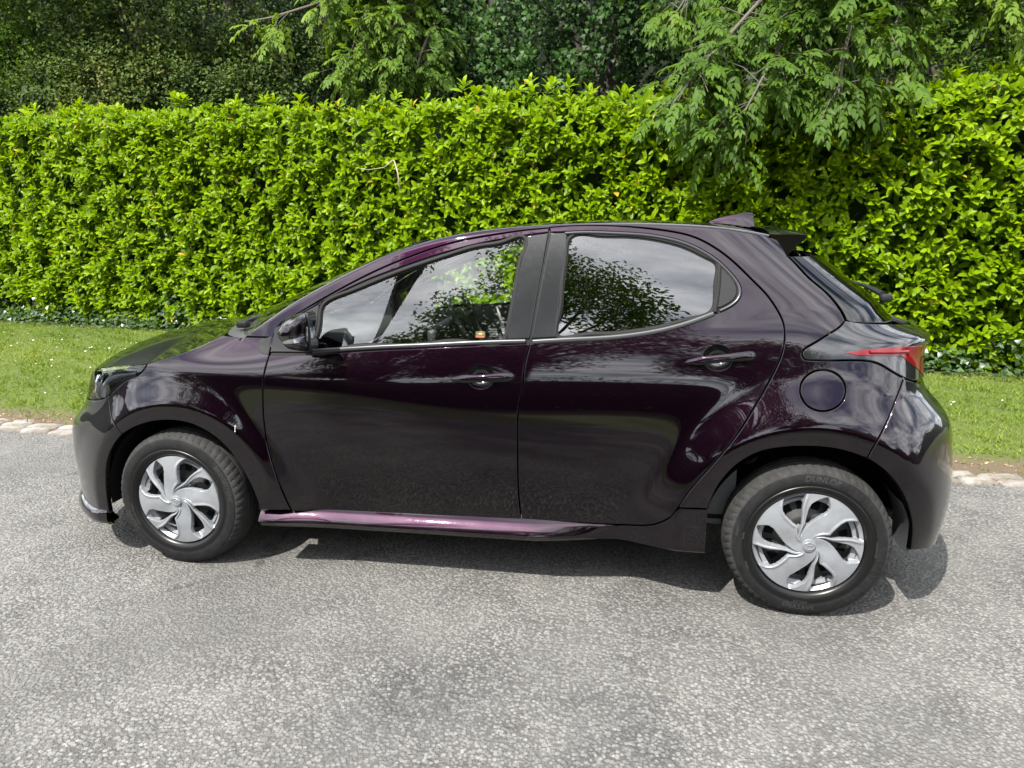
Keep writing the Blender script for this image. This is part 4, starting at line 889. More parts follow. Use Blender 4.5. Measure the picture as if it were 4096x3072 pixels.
for row,(y_,x0) in enumerate(((-.105,.0),(.0,.11),(.105,.05))):
    x_=-5.4+x0
    while x_<7.4:
        k_=random.uniform(.82,1.22); x_+=.122*k_
        if not(row==2 and random.random()<.35):
            o=obj('sett',random.choice(SM),kerb,(x_,y_+random.gauss(0,.006),random.gauss(-.003,.003))); o.scale=(k_,random.uniform(.9,1.06),1); o.rotation_euler=(random.gauss(0,.03),random.gauss(0,.03),random.gauss(0,.05)+(math.pi if random.random()<.5 else 0))
        x_+=.122*k_
# ---------------------------------------------------------------- foliage tools
def leaf_mat(name,stops,rough=.38,trans=.35,tcol=None,spec=.5,coat=0):
    m_=M(name,(.1,.2,.02),rough,0,spec,coat,.15); t=NT(m_); at=t.n('ShaderNodeAttribute'); at.attribute_name='tint'
    c=t.ramp(at.outputs['Fac'],stops); co=t.obj(); n=t.tex('n',38,3,.6,co); c=t.mix(t.math('MULTIPLY',n.outputs[0],.35),c,tuple(x*.55 for x in stops[0][1])); t.l(c,t.b.inputs['Base Color'])
    tr=t.n('ShaderNodeBsdfTranslucent'); tm=t.mix(1.0,c,tcol or (1.25,1.15,.6),'MULTIPLY'); t.l(tm,tr.inputs[0])
    mx=t.n('ShaderNodeMixShader'); mx.inputs[0].default_value=trans; t.l(t.b.outputs[0],mx.inputs[1]); t.l(tr.outputs[0],mx.inputs[2]); t.l(mx.outputs[0],t.out.inputs['Surface'])
    return m_
def template(kind):
    if kind=='laurel': st=[(.0,0),(.14,.30),(.42,.50),(.72,.44),(.92,.20),(1,0)]; fold=.42; droop=.22
    elif kind=='leaflet': st=[(0,0),(.3,.48),(.68,.36),(1,0)]; fold=.25; droop=.18
    elif kind=='ivy': st=[(0,.10),(.2,.62),(.5,.34),(1,0)]; fold=.2; droop=.25
    else: st=[(0,0),(.45,.5),(1,0)]; fold=.2; droop=.2
    V=[]; rows=[]
    for x,w in st:
        if w==0: rows.append([len(V)]); V.append((x,0,-droop*x*x))
        else:
            b=len(V); rows.append([b,b+1,b+2]); V+=[(x,-w,-droop*x*x+fold*w*.35),(x,0,-droop*x*x),(x,w,-droop*x*x+fold*w*.35)]
    F=[]
    for a,b in zip(rows,rows[1:]):
        if len(a)==1: F+=[(a[0],b[1],b[0]),(a[0],b[2],b[1])]
        elif len(b)==1: F+=[(a[0],a[1],b[0]),(a[1],a[2],b[0])]
        else:
            for i in (0,1): F+=[(a[i],a[i+1],b[i+1]),(a[i],b[i+1],b[i])]
    return np.array(V),np.array(F)
TP={k:template(k) for k in ('laurel','leaflet','ivy','small')}
def unit(v): return v/(np.linalg.norm(v,axis=-1,keepdims=True)+1e-9)
def leaf_arrays(kind,O,D,Nn,L,Wd,tint):
    V,F=TP[kind]; D=unit(D); B=unit(np.cross(Nn,D)); Nn=np.cross(D,B); n=len(O)
    P=O[:,None]+D[:,None]*(V[None,:,0:1]*L[:,None,None])+B[:,None]*(V[None,:,1:2]*Wd[:,None,None])+Nn[:,None]*(V[None,:,2:3]*L[:,None,None])
    FF=(F[None]+(np.arange(n)*len(V))[:,None,None]).reshape(-1,3)
    return P.reshape(-1,3),FF,np.repeat(tint,len(V))
def leaf_obj(name,parts,mat,parent=None,smooth=True):
    V=np.vstack([p[0] for p in parts]); k=0; Fs=[]
    for p in parts: Fs.append(p[1]+k); k+=len(p[0])
    me=meshdata(name,V,np.vstack(Fs),mat,smooth); a=me.attributes.new('tint','FLOAT','POINT'); a.data.foreach_set('value',np.concatenate([p[2] for p in parts]).astype(np.float32))
    return obj(name,me,parent)
def rnd(n,s=1.): return RNG.normal(0,s,(n,3))
def vnoise(x,z,s=1.,seed=0):
    r=np.random.default_rng(seed); o=0
    for k in range(6):
        f=r.normal(0,1.6*s,2); o=o+math.sin(0)*0+np.sin(x*f[0]+z*f[1]+r.uniform(0,6.28))
    return o/6**.5/1.2
# ---------------------------------------------------------------- laurel hedge
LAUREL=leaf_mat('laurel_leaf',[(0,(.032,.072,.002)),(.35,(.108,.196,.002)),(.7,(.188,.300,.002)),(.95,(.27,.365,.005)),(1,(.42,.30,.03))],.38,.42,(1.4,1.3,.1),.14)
HX=[-16,-7.4,-6,-4.8,-3.5,-2.3,-1.3,-.15,.67,1.45,2.2,3.1,3.7,4.3,4.7,5.06,5.3,6.5,9]; HZ=[3.0,3.0,3.0,2.95,2.93,2.83,2.82,2.83,2.84,2.76,2.75,2.70,2.67,2.68,2.74,2.80,2.83,2.95,3.0]
def hy(x): return 4.766-.1527*x
def hz(x): return np.interp(x,HX,HZ)
hedge=empty('laurel_hedge',(0,4.77,0)); tag(hedge,'tall clipped laurel hedge with glossy bright green leaves behind the car','hedge')
HO=np.array([0,4.77,0.])
def shoots(n,top=False):
    x=RNG.uniform(-10.5,8.0,n) if not top else RNG.uniform(-10.5,8,n)
    H=hz(x)
    if not top:
        h=.10+(H-.10)*RNG.uniform(0,1,n); d=RNG.uniform(0,1,n)**1.6*.24
        d=d-.055*vnoise(x*2.2,h*2.2,1,3)-.04*vnoise(x*6,h*6,1,5)+.10*np.clip((.5-h)/.5,0,1)+.25*np.clip((h-(H-.18))/.18,0,1)**2
        ax=np.stack([RNG.normal(-.10,.38,n),-.95+0*x,.40+RNG.normal(0,.35,n)],1)
    else:
        d=RNG.uniform(.12,1.0,n); h=H-.05+RNG.normal(0,.035,n)+.05*vnoise(x*3,d*3,1,9)
        ax=np.stack([RNG.normal(0,.45,n),RNG.normal(-.25,.4,n),1+0*x],1)
    return np.stack([x,hy(x)+d,h],1),unit(ax),d
def rosettes(P,A,d,nl=7,LL=(.086,.130),bright=0.,kind='laurel',wr=.46):
    n=len(P); e1=unit(np.cross(A,unit(rnd(n)))); e2=np.cross(A,e1); out=[]; info=[]
    for k in range(nl):
        ph=k*2.39996+RNG.normal(0,.25,n); f=k/(nl-1); sg=np.radians(70-40*f)+RNG.normal(0,.16,n)
        D=A*np.cos(sg)[:,None]+(e1*np.cos(ph)[:,None]+e2*np.sin(ph)[:,None])*np.sin(sg)[:,None]; D[:,2]+=.04
        up=np.array([0,-.25,1.0]); Nn=A*.55-D*(A*D).sum(1,keepdims=True)+.55*up+np.array([0,-.25,0])+rnd(n,.18)
        L=RNG.uniform(*LL,n)*(1.0-.28*f*f); O=P+A*((f-.5)*.085)[...,None] if False else P+A*((f-.55)*.09)
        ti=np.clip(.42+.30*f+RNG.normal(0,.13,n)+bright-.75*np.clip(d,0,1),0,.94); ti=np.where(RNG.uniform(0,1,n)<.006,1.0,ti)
        out.append((O,D,Nn,L,L*wr*RNG.uniform(.85,1.15,n),ti))
    return [np.concatenate([o[i] for o in out]) for i in range(6)]
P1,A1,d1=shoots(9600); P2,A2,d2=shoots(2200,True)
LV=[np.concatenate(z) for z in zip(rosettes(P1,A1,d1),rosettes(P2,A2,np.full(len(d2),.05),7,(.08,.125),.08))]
# taller wisps along the top
ws=np.array([(-6.9,.1),(-5.2,.05),(-4.35,.3),(-4.1,.25),(-3.3,.12),(-2.5,.22),(-.1,.2),(.45,.25),(.75,.3),(1.0,.2),(1.35,.12),(2.1,.15),(-1.0,.1),(3.9,.1),(4.8,.2),(5.2,.15),(-5.9,.2),(-2.9,.18),(.25,.12),(1.75,.1)]); wp=[];wa=[]
for x_,h_ in ws:
    for q in range(2):
        xx=x_+random.gauss(0,.10); wp.append([xx,hy(xx)+random.uniform(.12,.5),hz(xx)+h_*random.uniform(.2,.7)+.02]); wa.append([random.gauss(0,.3),random.gauss(-.2,.2),1])
LW=rosettes(np.array(wp),unit(np.array(wa)),np.full(len(wp),.05),8,(.11,.16),.12); LV=[np.concatenate(z) for z in zip(LV,LW)]
# leaves that show largest become parts of their own
Cm=np.array(CAM); O,D,Nn,L,Wd,ti=LV
vd=O-Cm; dep=vd@np.array(_f); sxp=512+710*(vd@np.array(_R))/dep; syp=384-710*(vd@np.array(_U))/dep
infr=(sxp>12)&(sxp<1012)&(syp>80)&(syp<400)&(dep>0)
for (cx0,cy0,rx0,ry0) in ((500,300,330,95),(720,330,260,130)): infr&=~(((sxp-cx0)/rx0)**2+((syp-cy0)/ry0)**2<1)
fd_=O[:,1]-hy(O[:,0]); fc=np.abs((unit(np.cross(np.cross(D,np.cross(Nn,D)),D)*1.0)*0+unit(Nn)*-1*unit(vd)).sum(1))
score=L*Wd*fc/dep**2*np.where(fd_<-.02,1,.0)*infr
big=np.argsort(-score)[:300]; keep=np.ones(len(O),bool); keep[big]=False
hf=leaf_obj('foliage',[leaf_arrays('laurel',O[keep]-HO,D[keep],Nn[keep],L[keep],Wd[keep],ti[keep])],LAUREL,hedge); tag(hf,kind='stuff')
lt=[]
for k in range(6):
    V,F=TP['laurel']; me=meshdata('leaf',V,F,LAUREL); a=me.attributes.new('tint','FLOAT','POINT'); a.data.foreach_set('value',np.full(len(V),.35+.12*k,dtype=np.float32)); lt.append(me)
for i in big:
    d_=Vector(unit(D[i])); b_=Vector(Nn[i]).cross(d_).normalized(); n_=d_.cross(b_); o=obj('leaf',lt[int(np.clip((ti[i]-.29)/.12,0,5))],hedge)
    mm=Matrix.Identity(4)
    for r_ in range(3): mm[r_][0]=d_[r_]*L[i]; mm[r_][1]=b_[r_]*Wd[i]; mm[r_][2]=n_[r_]*L[i]; mm[r_][3]=(O[i]-HO)[r_]
    o.matrix_local=mm
# woody core: dark twiggy interior
TWIG=M('twig_bark',(.05,.038,.026),.9)
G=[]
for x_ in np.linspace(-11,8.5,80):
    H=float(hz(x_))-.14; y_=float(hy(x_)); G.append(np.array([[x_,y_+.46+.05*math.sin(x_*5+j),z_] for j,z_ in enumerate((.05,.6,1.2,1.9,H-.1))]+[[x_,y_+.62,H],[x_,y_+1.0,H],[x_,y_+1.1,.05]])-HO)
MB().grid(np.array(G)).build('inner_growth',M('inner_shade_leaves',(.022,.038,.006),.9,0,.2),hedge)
mb=MB()
for k in range(260):
    x_=random.uniform(-9,7); z_=random.uniform(.2,2.5); y_=float(hy(x_)); mb.tube([(x_-HO[0],y_+.5-HO[1],z_),(x_+random.gauss(0,.12),y_+.12-HO[1],z_+random.uniform(.05,.35))],[.006,.003],4,False)
tag(mb.build('twigs',TWIG,hedge),kind='stuff')
def dead_twig():
    pts=[(-.93,1.98),(-.90,2.25),(-.92,2.42)]
    mb=MB(); mb.tube([(x_,hy(x_)-.10,z_) for x_,z_ in ((-.86,1.86),(-.88,2.05),(-.91,2.16),(-.93,2.20))],[.010,.010,.009,.007],6); mb.tube([(x_,hy(x_)-.12,z_) for x_,z_ in ((-.93,2.20),(-1.05,2.12),(-1.25,2.10),(-1.42,2.13))],[.006,.004,.003,.002],5)
    mb.v=[tuple(np.array(v)-HO) for v in mb.v]; return mb.build('bare_twig',M('bleached_wood',(.36,.28,.2),.8),hedge)
dead_twig()
# ---------------------------------------------------------------- ivy and weeds at the hedge foot
IVY=leaf_mat('ivy_leaf',[(0,(.020,.042,.014)),(.5,(.045,.085,.028)),(1,(.10,.16,.06))],.32,.2)
n=5200; x=RNG.uniform(-10,8,n); t_=RNG.uniform(0,1,n); y=hy(x)-.10-.16*RNG.uniform(0,1,n)**1.5*(1+.5*vnoise(x*3,x*0,1,4))+.35*t_; z=.03+.10*RNG.uniform(0,1,n)+.34*t_**1.3*(1+.5*vnoise(x*2,x*0,1,8)).clip(.2)
D=np.stack([RNG.normal(0,.7,n),-.5+RNG.normal(0,.4,n),RNG.normal(.1,.35,n)],1); Nn=np.stack([RNG.normal(0,.3,n),-.5+RNG.normal(0,.3,n),.8+0*x],1); L=RNG.uniform(.035,.065,n)
iv=leaf_obj('ivy_cover',[leaf_arrays('ivy',np.stack([x,y,z],1),D,Nn,L,L*.95,np.clip(RNG.normal(.5,.2,n),0,1))],IVY); tag(iv,'low ivy and weeds creeping along the foot of the laurel hedge','ivy',kind='stuff')
# ---------------------------------------------------------------- lawn
GRASS=leaf_mat('grass_blade',[(0,(.085,.145,.020)),(.45,(.17,.24,.035)),(.8,(.27,.30,.07)),(1,(.42,.36,.16))],.6,.40,(1.2,1.1,.6),.15)
def grass(n,xr,yr):
    x=RNG.uniform(*xr,n); y=RNG.uniform(0,1,n)*(hy(x)-.05-yr)+yr
    edge=1.25+.16*vnoise(x*3,x*0,1,11); dry=vnoise(x*1.1,y*1.3,1,12)*.55+.75*np.exp(-((y-1.55)/.32)**2)+.25*vnoise(x*4,y*4,1,13)
    ok=RNG.uniform(0,1,n)<np.clip((y-edge)/.35+.45*(vnoise(x*9,y*9,1,23)>.75),.05,1); x,y,dry=x[ok],y[ok],dry[ok]; n=len(x)
    L=RNG.uniform(.022,.048,n)*(1+.45*vnoise(x*5,y*5,1,21)+.35*vnoise(x*14,y*14,1,22)).clip(.5,2.2); D=np.stack([RNG.normal(0,.55,n),RNG.normal(0,.55,n),np.full(n,.85)],1); Nn=np.stack([RNG.normal(0,1,n),RNG.normal(-.6,.6,n),np.full(n,.5)],1)
    ti=np.clip(.34+.22*dry+RNG.normal(0,.13,n),0,1); z=verge_z(y)
    return leaf_arrays('small',np.stack([x,y,z],1),D,Nn,L,L*.13+.0022,ti)
lawn=leaf_obj('lawn_grass',[grass(90000,(-9.5,-.6),1.0),grass(34000,(2.7,7.2),1.0),grass(18000,(-.6,2.7),1.0)],GRASS); tag(lawn,'mown sunlit verge grass between the stone kerb and the hedge','grass',kind='stuff')
n=150; x=np.r_[RNG.uniform(-8,-.8,n),RNG.uniform(3.5,6.5,30)]; y=1.5+RNG.uniform(0,1,len(x))**.6*(hy(x)-2.3); x=np.where(RNG.uniform(0,1,len(x))<.4,x,x-.0); nn_=len(x); L=RNG.uniform(.012,.030,nn_)
WH=leaf_mat('petal',[(0,(.75,.75,.70)),(1,(.80,.80,.78))],.6,.2,(1,1,1))
tag(leaf_obj('fallen_petals',[leaf_arrays('small',np.stack([x,y,verge_z(y)+.035],1),np.stack([RNG.normal(0,1,nn_),RNG.normal(0,1,nn_),0*x],1),np.stack([0*x,0*x-.3,1+0*x],1)+rnd(nn_,.25),L,L*.8,RNG.uniform(0,1,nn_))],WH),'scattered white petals lying on the verge grass','petals',kind='stuff')
LIT=leaf_mat('dry_litter',[(0,(.10,.055,.03)),(.5,(.22,.13,.06)),(1,(.40,.29,.14))],.7,.1,(1,1,1))
n=3600; x=RNG.uniform(-5.5,7.3,n); y=np.where(RNG.uniform(0,1,n)<.55,1.16+RNG.normal(0,.07,n),.98+RNG.normal(0,.12,n)); L=RNG.uniform(.008,.032,n)
n2=500; x2=RNG.uniform(-9,7,n2); y2=hy(x2)-.2+RNG.normal(0,.08,n2); x=np.r_[x,x2]; y=np.r_[y,y2]; L=np.r_[L,RNG.uniform(.03,.06,n2)]; nn_=len(x)
tag(leaf_obj('leaf_litter',[leaf_arrays('small',np.stack([x,y,np.where(y<1.12,.019,verge_z(y)+.012)],1),np.stack([RNG.normal(0,1,nn_),RNG.normal(0,1,nn_),RNG.normal(0,.15,nn_)],1),np.stack([0*x,0*x-.2,1+0*x],1)+rnd(nn_,.3),L,L*.32,RNG.uniform(0,1,nn_))],LIT),'brown leaf litter caught along the kerb stones','leaf litter',kind='stuff')
# ---------------------------------------------------------------- trees behind the hedge
BARK=M('ash_bark',(.075,.065,.05),.85); DBARK=M('dark_bark',(.045,.038,.03),.9)
ASH=leaf_mat('ash_leaf',[(0,(.030,.066,.009)),(.5,(.080,.150,.016)),(1,(.17,.25,.024))],.5,.42,(1.3,1.2,.4),.14)
IVYD=leaf_mat('tree_ivy_leaf',[(0,(.007,.020,.004)),(.5,(.024,.062,.009)),(1,(.058,.125,.016))],.45,.2,None,.12)
HAW=leaf_mat('hawthorn_leaf',[(0,(.022,.046,.011)),(.45,(.070,.112,.024)),(.8,(.115,.165,.030)),(1,(.16,.14,.040))],.6,.35,None,.15)
def compound(P,Dr,Ls,tint,npair=5):
    # pinnate leaves: P base, Dr rachis direction, Ls rachis length
    n=len(P); Dr=unit(Dr); up=np.tile([0,-.35,1.],(n,1)); B=unit(np.cross(Dr,up)); U=np.cross(B,Dr); out=[]
    for k in range(npair):
        f=.25+.72*k/(npair-1 if npair>1 else 1); droop=np.array([0,0,-.30])*(f*f)
        base=P+(Dr*f+droop)*Ls[:,None]; dirk=Dr+droop*1.5
        for sg in (-1,1):
            D=unit(dirk*.75+B*sg*(.8-.2*f)+np.array([0,0,-.25])+rnd(n,.12)); Nn=U+rnd(n,.22); L=Ls*RNG.uniform(.30,.40,n)*(1.05-.25*abs(f-.55)); out.append((base,D,Nn,L,L*.42,tint+RNG.normal(0,.07,n)))
    base=P+(Dr+np.array([0,0,-.30]))*Ls[:,None]; D=unit(Dr+np.array([0,0,-.6])); L=Ls*.38; out.append((base,D,U+rnd(n,.2),L,L*.36,tint))
    a=[np.concatenate([o[i] for o in out]) for i in range(6)]; a[5]=np.clip(a[5],0,1); return a
def bough(mb,pts,r0,r1,n=6): 
    k=len(pts); mb.tube(pts,[r0+(r1-r0)*i/(k-1) for i in range(k)],n,False)
def ash_tree(name,label,trunk,limbs,rootloc,lens=(.20,.31),tint=.45,sub=9,per=7):
    t=empty(name,rootloc); tag(t,label,'tree',group='trees behind the hedge'); O0=np.array(rootloc); mb=MB(); bough(mb,trunk,.17,.07,9); Ps=[];Ds=[];Ls=[];Ts=[]
    for pts,dens,tb in limbs:
        pts=[np.array(p,float) for p in pts]; bough(mb,pts,.035,.008)
        # dense sample along limb
        for i in range(len(pts)-1):
            a,b=pts[i],pts[i+1]; seg=np.linalg.norm(b-a); m_=max(1,int(seg*dens*1.6))
            for q in range(m_):
                f=random.random(); c=a+(b-a)*f; dirr=unit(b-a)
                tw=unit(dirr*.5+np.random.default_rng(random.randrange(10**9)).normal(0,.65,3)+np.array([0,0,-.15])); tl=random.uniform(.22,.55); e=c+tw*tl+np.array([0,0,-.10*tl]); bough(mb,[c,(c+e)/2+np.array([0,0,.04]),e],.006,.003,4)
                nl=per
                for k in range(nl):
                    g=random.uniform(.25,1.0); p=c+(e-c)*g; dd=unit(tw*.55+np.array([random.gauss(0,.6),random.gauss(-.15,.6),random.gauss(-.25,.4)])); Ps.append(p); Ds.append(dd); Ls.append(random.uniform(*lens)); Ts.append(tb+random.gauss(0,.10))
    mb.v=[tuple(np.array(v)-O0) for v in mb.v]; mb.build('trunk',BARK,t)
    A=compound(np.array(Ps),np.array(Ds),np.array(Ls),np.array(Ts)); f=leaf_obj('crown',[leaf_arrays('leaflet',A[0]-O0,*A[1:])],ASH,t); return t
# right ash: boughs sweep over the top of the hedge towards the road
tr=[(4.2,6.6,0),(4.15,6.5,1.5),(4.0,6.3,3.2),(3.8,6.1,4.6),(3.6,6.0,6.5)]
ash_tree('ash_tree','ash tree whose drooping leafy boughs hang over the hedge above the rear of the car',tr,[
 ([(3.9,6.2,4.0),(3.4,5.2,4.1),(2.9,4.4,3.5),(2.45,3.95,2.95),(2.15,3.85,2.55)],11,.34),
 ([(3.9,6.2,3.9),(3.6,5.2,4.0),(3.3,4.3,3.4),(3.0,3.9,2.85),(2.8,3.75,2.45)],11,.30),
 ([(3.9,6.2,4.1),(4.0,5.2,4.1),(3.8,4.3,3.4),(3.65,3.9,2.9),(3.6,3.75,2.55)],11,.30),
 ([(3.9,6.2,4.2),(4.3,5.3,4.3),(4.3,4.5,3.7),(4.1,4.1,3.1)],10,.45),
 ([(3.9,6.2,4.3),(4.5,5.3,4.6),(4.75,4.6,4.0),(4.9,4.3,3.55),(5.0,4.15,3.30)],9,.72),
 ([(3.9,6.2,4.3),(3.2,5.4,4.6),(2.5,4.9,4.1),(2.2,4.7,3.6)],10,.42),
 ([(3.9,6.2,4.6),(3.8,5.2,4.9),(3.5,4.5,4.3),(3.3,4.2,3.8)],11,.46),
 ([(3.9,6.2,4.8),(4.4,5.2,5.2),(4.2,4.5,4.6),(4.1,4.2,4.1)],11,.55),
 ([(3.9,6.2,4.8),(2.8,5.4,5.2),(2.0,5.0,4.7),(1.8,4.9,4.2)],10,.50),
 ([(3.9,6.2,5.2),(3.4,5.0,5.7),(3.0,4.2,5.2)],9,.6),([(3.9,6.2,5.2),(4.6,5.2,5.7),(4.9,4.6,5.3)],9,.6)],(4.2,6.6,0),per=6)
# left ash: lighter spray above the hedge left of centre
tr=[(-.6,8.2,0),(-.7,8.1,2),(-.9,7.8,4),(-1.0,7.6,6.5)]
ash_tree('ash_tree','young ash tree with a pale drooping spray of leaves left of the ivy clad tree',tr,[
 ([(-.9,7.8,4.4),(-1.4,6.8,4.6),(-1.7,6.2,4.2),(-1.8,6.0,3.6),(-1.85,5.9,3.2)],12,.62),
 ([(-.9,7.8,4.3),(-1.2,6.8,4.4),(-1.35,6.2,4.0),(-1.4,6.0,3.4)],12,.50),
 ([(-.9,7.8,4.6),(-1.5,6.9,4.9),(-2.0,6.3,4.6),(-2.3,6.1,4.1)],10,.60),
 ([(-.9,7.8,4.7),(-1.7,6.7,4.6),(-2.4,6.3,4.35),(-3.0,6.1,4.15),(-3.35,6.05,4.1)],3.2,.72),
 ([(-.9,7.8,5.0),(-1.3,6.6,5.3),(-1.6,6.1,4.9)],10,.6),([(-.9,7.8,4.2),(-1.0,6.9,4.2),(-1.05,6.4,3.7),(-1.1,6.2,3.3)],10,.42)],(-.6,8.2,0),per=6)
# ivy clad tree in the middle: trunk under hanging curtains of dark ivy
t=empty('ivy_clad_tree',(1.3,8.2,0)); tag(t,'old tree smothered in dark glossy ivy behind the middle of the hedge','tree',group='trees behind the hedge'); O0=np.array([1.3,8.2,0])
mb=MB(); bough(mb,[(1.3,8.2,0),(1.35,8.25,2.5),(1.3,8.3,5),(1.2,8.2,8)],.30,.18,10)
for e in ((-1.2,7.6,6.0),(3.6,7.7,6.0),(.2,6.9,5.6),(2.3,6.9,5.5)): bough(mb,[(1.3,8.2,3.6),((1.3+e[0])/2,8.0,5.0),e],.09,.03,7)
mb.v=[tuple(np.array(v)-O0) for v in mb.v]; mb.build('trunk',DBARK,t)
def curtain(cx,cy,z0,z1,rx,ry,nl,L=(.05,.085),tint=.45):
    u=RNG.uniform(0,1,nl); ph=RNG.uniform(0,2*np.pi,nl); z=z0+(z1-z0)*RNG.uniform(0,1,nl); f=np.sqrt(u)*(.55+.45*((z-z0)/(z1-z0+1e-6)))
    P=np.stack([cx+rx*f*np.cos(ph),cy+ry*f*np.sin(ph),z],1); D=np.stack([RNG.normal(0,.35,nl),-.35+RNG.normal(0,.3,nl),-.9+RNG.normal(0,.3,nl)],1); Nn=np.stack([RNG.normal(0,.35,nl),-.85+0*z,.55+RNG.normal(0,.3,nl)],1); l=RNG.uniform(*L,nl)
    return P,D,Nn,l,l*.8,np.clip(tint+.25*(-np.sin(ph))*f+RNG.normal(0,.13,nl),0,1)
parts=[]
for k in range(64):
    cx=random.uniform(-1.2,3.9); cy=random.uniform(6.7,7.9); zb=random.uniform(2.4,4.6)-.1*(cx>0 and cx<1.2); zt=zb+random.uniform(.5,1.4); parts.append(curtain(cx,cy,zb,zt,random.uniform(.14,.34),random.uniform(.12,.28),int(150+150*random.random()),tint=random.uniform(.25,.6)))
for k in range(40): parts.append(curtain(random.uniform(-1.8,4.4),random.uniform(6.8,8.4),random.uniform(4.6,6.0),random.uniform(6.0,7.2),.6,.5,240,tint=.5))
parts.append((lambda n:(np.stack([RNG.uniform(-2,5,n),RNG.uniform(7.6,8.9,n),RNG.uniform(2,6,n)],1),rnd(n)+[0,-.3,-.6],rnd(n,.4)+[0,-.8,.5],RNG.uniform(.05,.09,n),RNG.uniform(.04,.07,n),RNG.uniform(0,.4,n)))(9000))
LV=[np.concatenate(z) for z in zip(*parts)]; leaf_obj('ivy_crown',[leaf_arrays('ivy',LV[0]-O0,*LV[1:])],IVYD,t)
# hawthorn thicket on the left and other bushes
def bush(name,label,root,blobs,mat,L=(.05,.085),dens=1700,tintb=.4,trunkr=.09):
    t=empty(name,root); tag(t,label,'bush',group='bushes behind the hedge'); O0=np.array(root); mb=MB(); P=[];Dd=[];Nn=[];l=[];ti=[]
    for (cx,cy,cz,rx,ry,rz,tb) in blobs:
        bough(mb,[root,(root[0]+(cx-root[0])*.3,root[1]+(cy-root[1])*.4,cz*.45),(cx,cy,cz)],trunkr,.02,6)
        n=int(dens*rx*rz*4); 
        # twiggy clumps inside the blob
        nc=max(6,n//26); v=rnd(nc); v=unit(v)*RNG.uniform(.35,1,(nc,1))**.45; c=np.array([cx,cy,cz])+v*[rx,ry,rz]*(1+.12*rnd(nc,1)); cid=RNG.integers(0,nc,n); p=c[cid]+rnd(n,.085)
        w_=unit(p-np.array([cx,cy,cz])); P.append(p); Dd.append(w_*.6+rnd(n,.6)); Nn.append(w_*.6+np.array([0,-.3,.8])+rnd(n,.35)); l.append(RNG.uniform(*L,n)); ct=RNG.normal(0,.21,nc); ti.append(np.clip(tintb+tb+ct[cid]+RNG.normal(0,.08,n),0,1))
        for q in range(10): 
            j=random.randrange(nc); bough(mb,[(cx,cy,cz),((cx+c[j][0])/2,(cy+c[j][1])/2,(cz+c[j][2])/2+.1),tuple(c[j])],.014,.004,4)
    mb.v=[tuple(np.array(v)-O0) for v in mb.v]; mb.build('trunk',DBARK,t)
    P=np.vstack(P);l=np.concatenate(l); leaf_obj('crown',[leaf_arrays('small',P-O0,np.vstack(Dd),np.vstack(Nn),l,l*.62,np.concatenate(ti))],mat,t); return t
bush('hawthorn_bush','dull olive hawthorn bush with reddish tips at the left behind the hedge',(-6.2,8.2,0),[(-7.6,7.9,3.6,1.0,.7,.8,.0),(-6.6,7.7,3.7,.9,.6,.8,.18),(-5.7,7.7,3.6,.9,.6,.7,.12),(-4.9,7.8,3.7,.8,.6,.7,.05),(-6.2,7.8,4.8,1.0,.7,.8,.1),(-7.5,8,5.0,1.1,.7,.8,-.05),(-5.0,7.9,4.8,.9,.7,.8,.0),(-4.3,7.8,3.3,.7,.6,.7,.0),(-3.8,8,4.0,.7,.6,.8,-.1),(-6.5,7.6,6.0,2.4,1.3,.9,.1)],HAW)
bush('elder_bush','green elder bush in the far left corner behind the hedge',(-9.3,8.8,0),[(-9.4,8.4,3.4,1.2,.8,.9,-.05),(-8.6,8.3,4.2,.9,.7,.8,.0),(-9.8,8.4,4.8,1.3,.8,.9,.05),(-10.8,8.6,3.8,1.1,.8,1.0,0),(-9,8.4,5.9,2.2,1.2,.8,0)],ASH,(.055,.09),1300,.35)
bush('dark_holly_bush','dark leafy bush in deep shade between the hawthorn and the ash spray',(-3.0,9.0,0),[(-3.2,8.6,3.3,.9,.7,.8,0),(-2.4,8.8,4.0,.9,.7,.9,0),(-3.4,8.7,4.7,1.0,.8,.8,.05),(-2.0,8.9,3.2,.8,.7,.7,-.05),(-2.6,8.4,5.8,1.8,1.4,.8,.1)],IVYD,(.05,.085),1300,.4)
bush('maple_bush','light green leafy bush behind the hedge in the far right corner',(6.6,8.0,0),[(6.0,7.6,3.5,.9,.7,.8,-.05),(6.8,7.5,4.2,.9,.7,.8,.1),(7.4,7.6,3.5,.8,.7,.8,.05),(5.4,7.7,4.3,.8,.7,.8,-.1),(6.4,7.4,5.4,1.8,1.3,.9,.1),(8.2,7.8,4.6,.9,.8,1.1,.1)],ASH,(.055,.09),1200,.45)
# tall wood that closes the view and shades everything under it
t=empty('woodland',(0,12,0)); tag(t,'dense dark woodland closing the view behind the hedge','woodland',kind='stuff'); parts=[]; n=26000
P=np.stack([RNG.uniform(-17,13,n),RNG.uniform(9.6,12.5,n),RNG.uniform(.5,8.5,n)],1); parts.append((P,rnd(n)+[0,-.2,-.3],rnd(n,.5)+[0,-.7,.6],RNG.uniform(.10,.17,n),RNG.uniform(.06,.11,n),RNG.uniform(0,.45,n)))
n=9000; P=np.stack([RNG.uniform(-14,11,n),RNG.uniform(5.6,10.5,n),RNG.uniform(6.0,8.6,n)],1); P[:,2]+=.25*np.abs(P[:,1]-7.5)*0; parts.append((P,rnd(n)+[0,-.2,-.1],rnd(n,.5)+[0,-.3,.9],RNG.uniform(.12,.20,n),RNG.uniform(.08,.13,n),RNG.uniform(.2,.6,n)))
LV=[np.concatenate(z) for z in zip(*parts)]; o=leaf_obj('woodland_leaves',[leaf_arrays('small',LV[0]-np.array([0,12.,0]),*LV[1:])],IVYD,t)
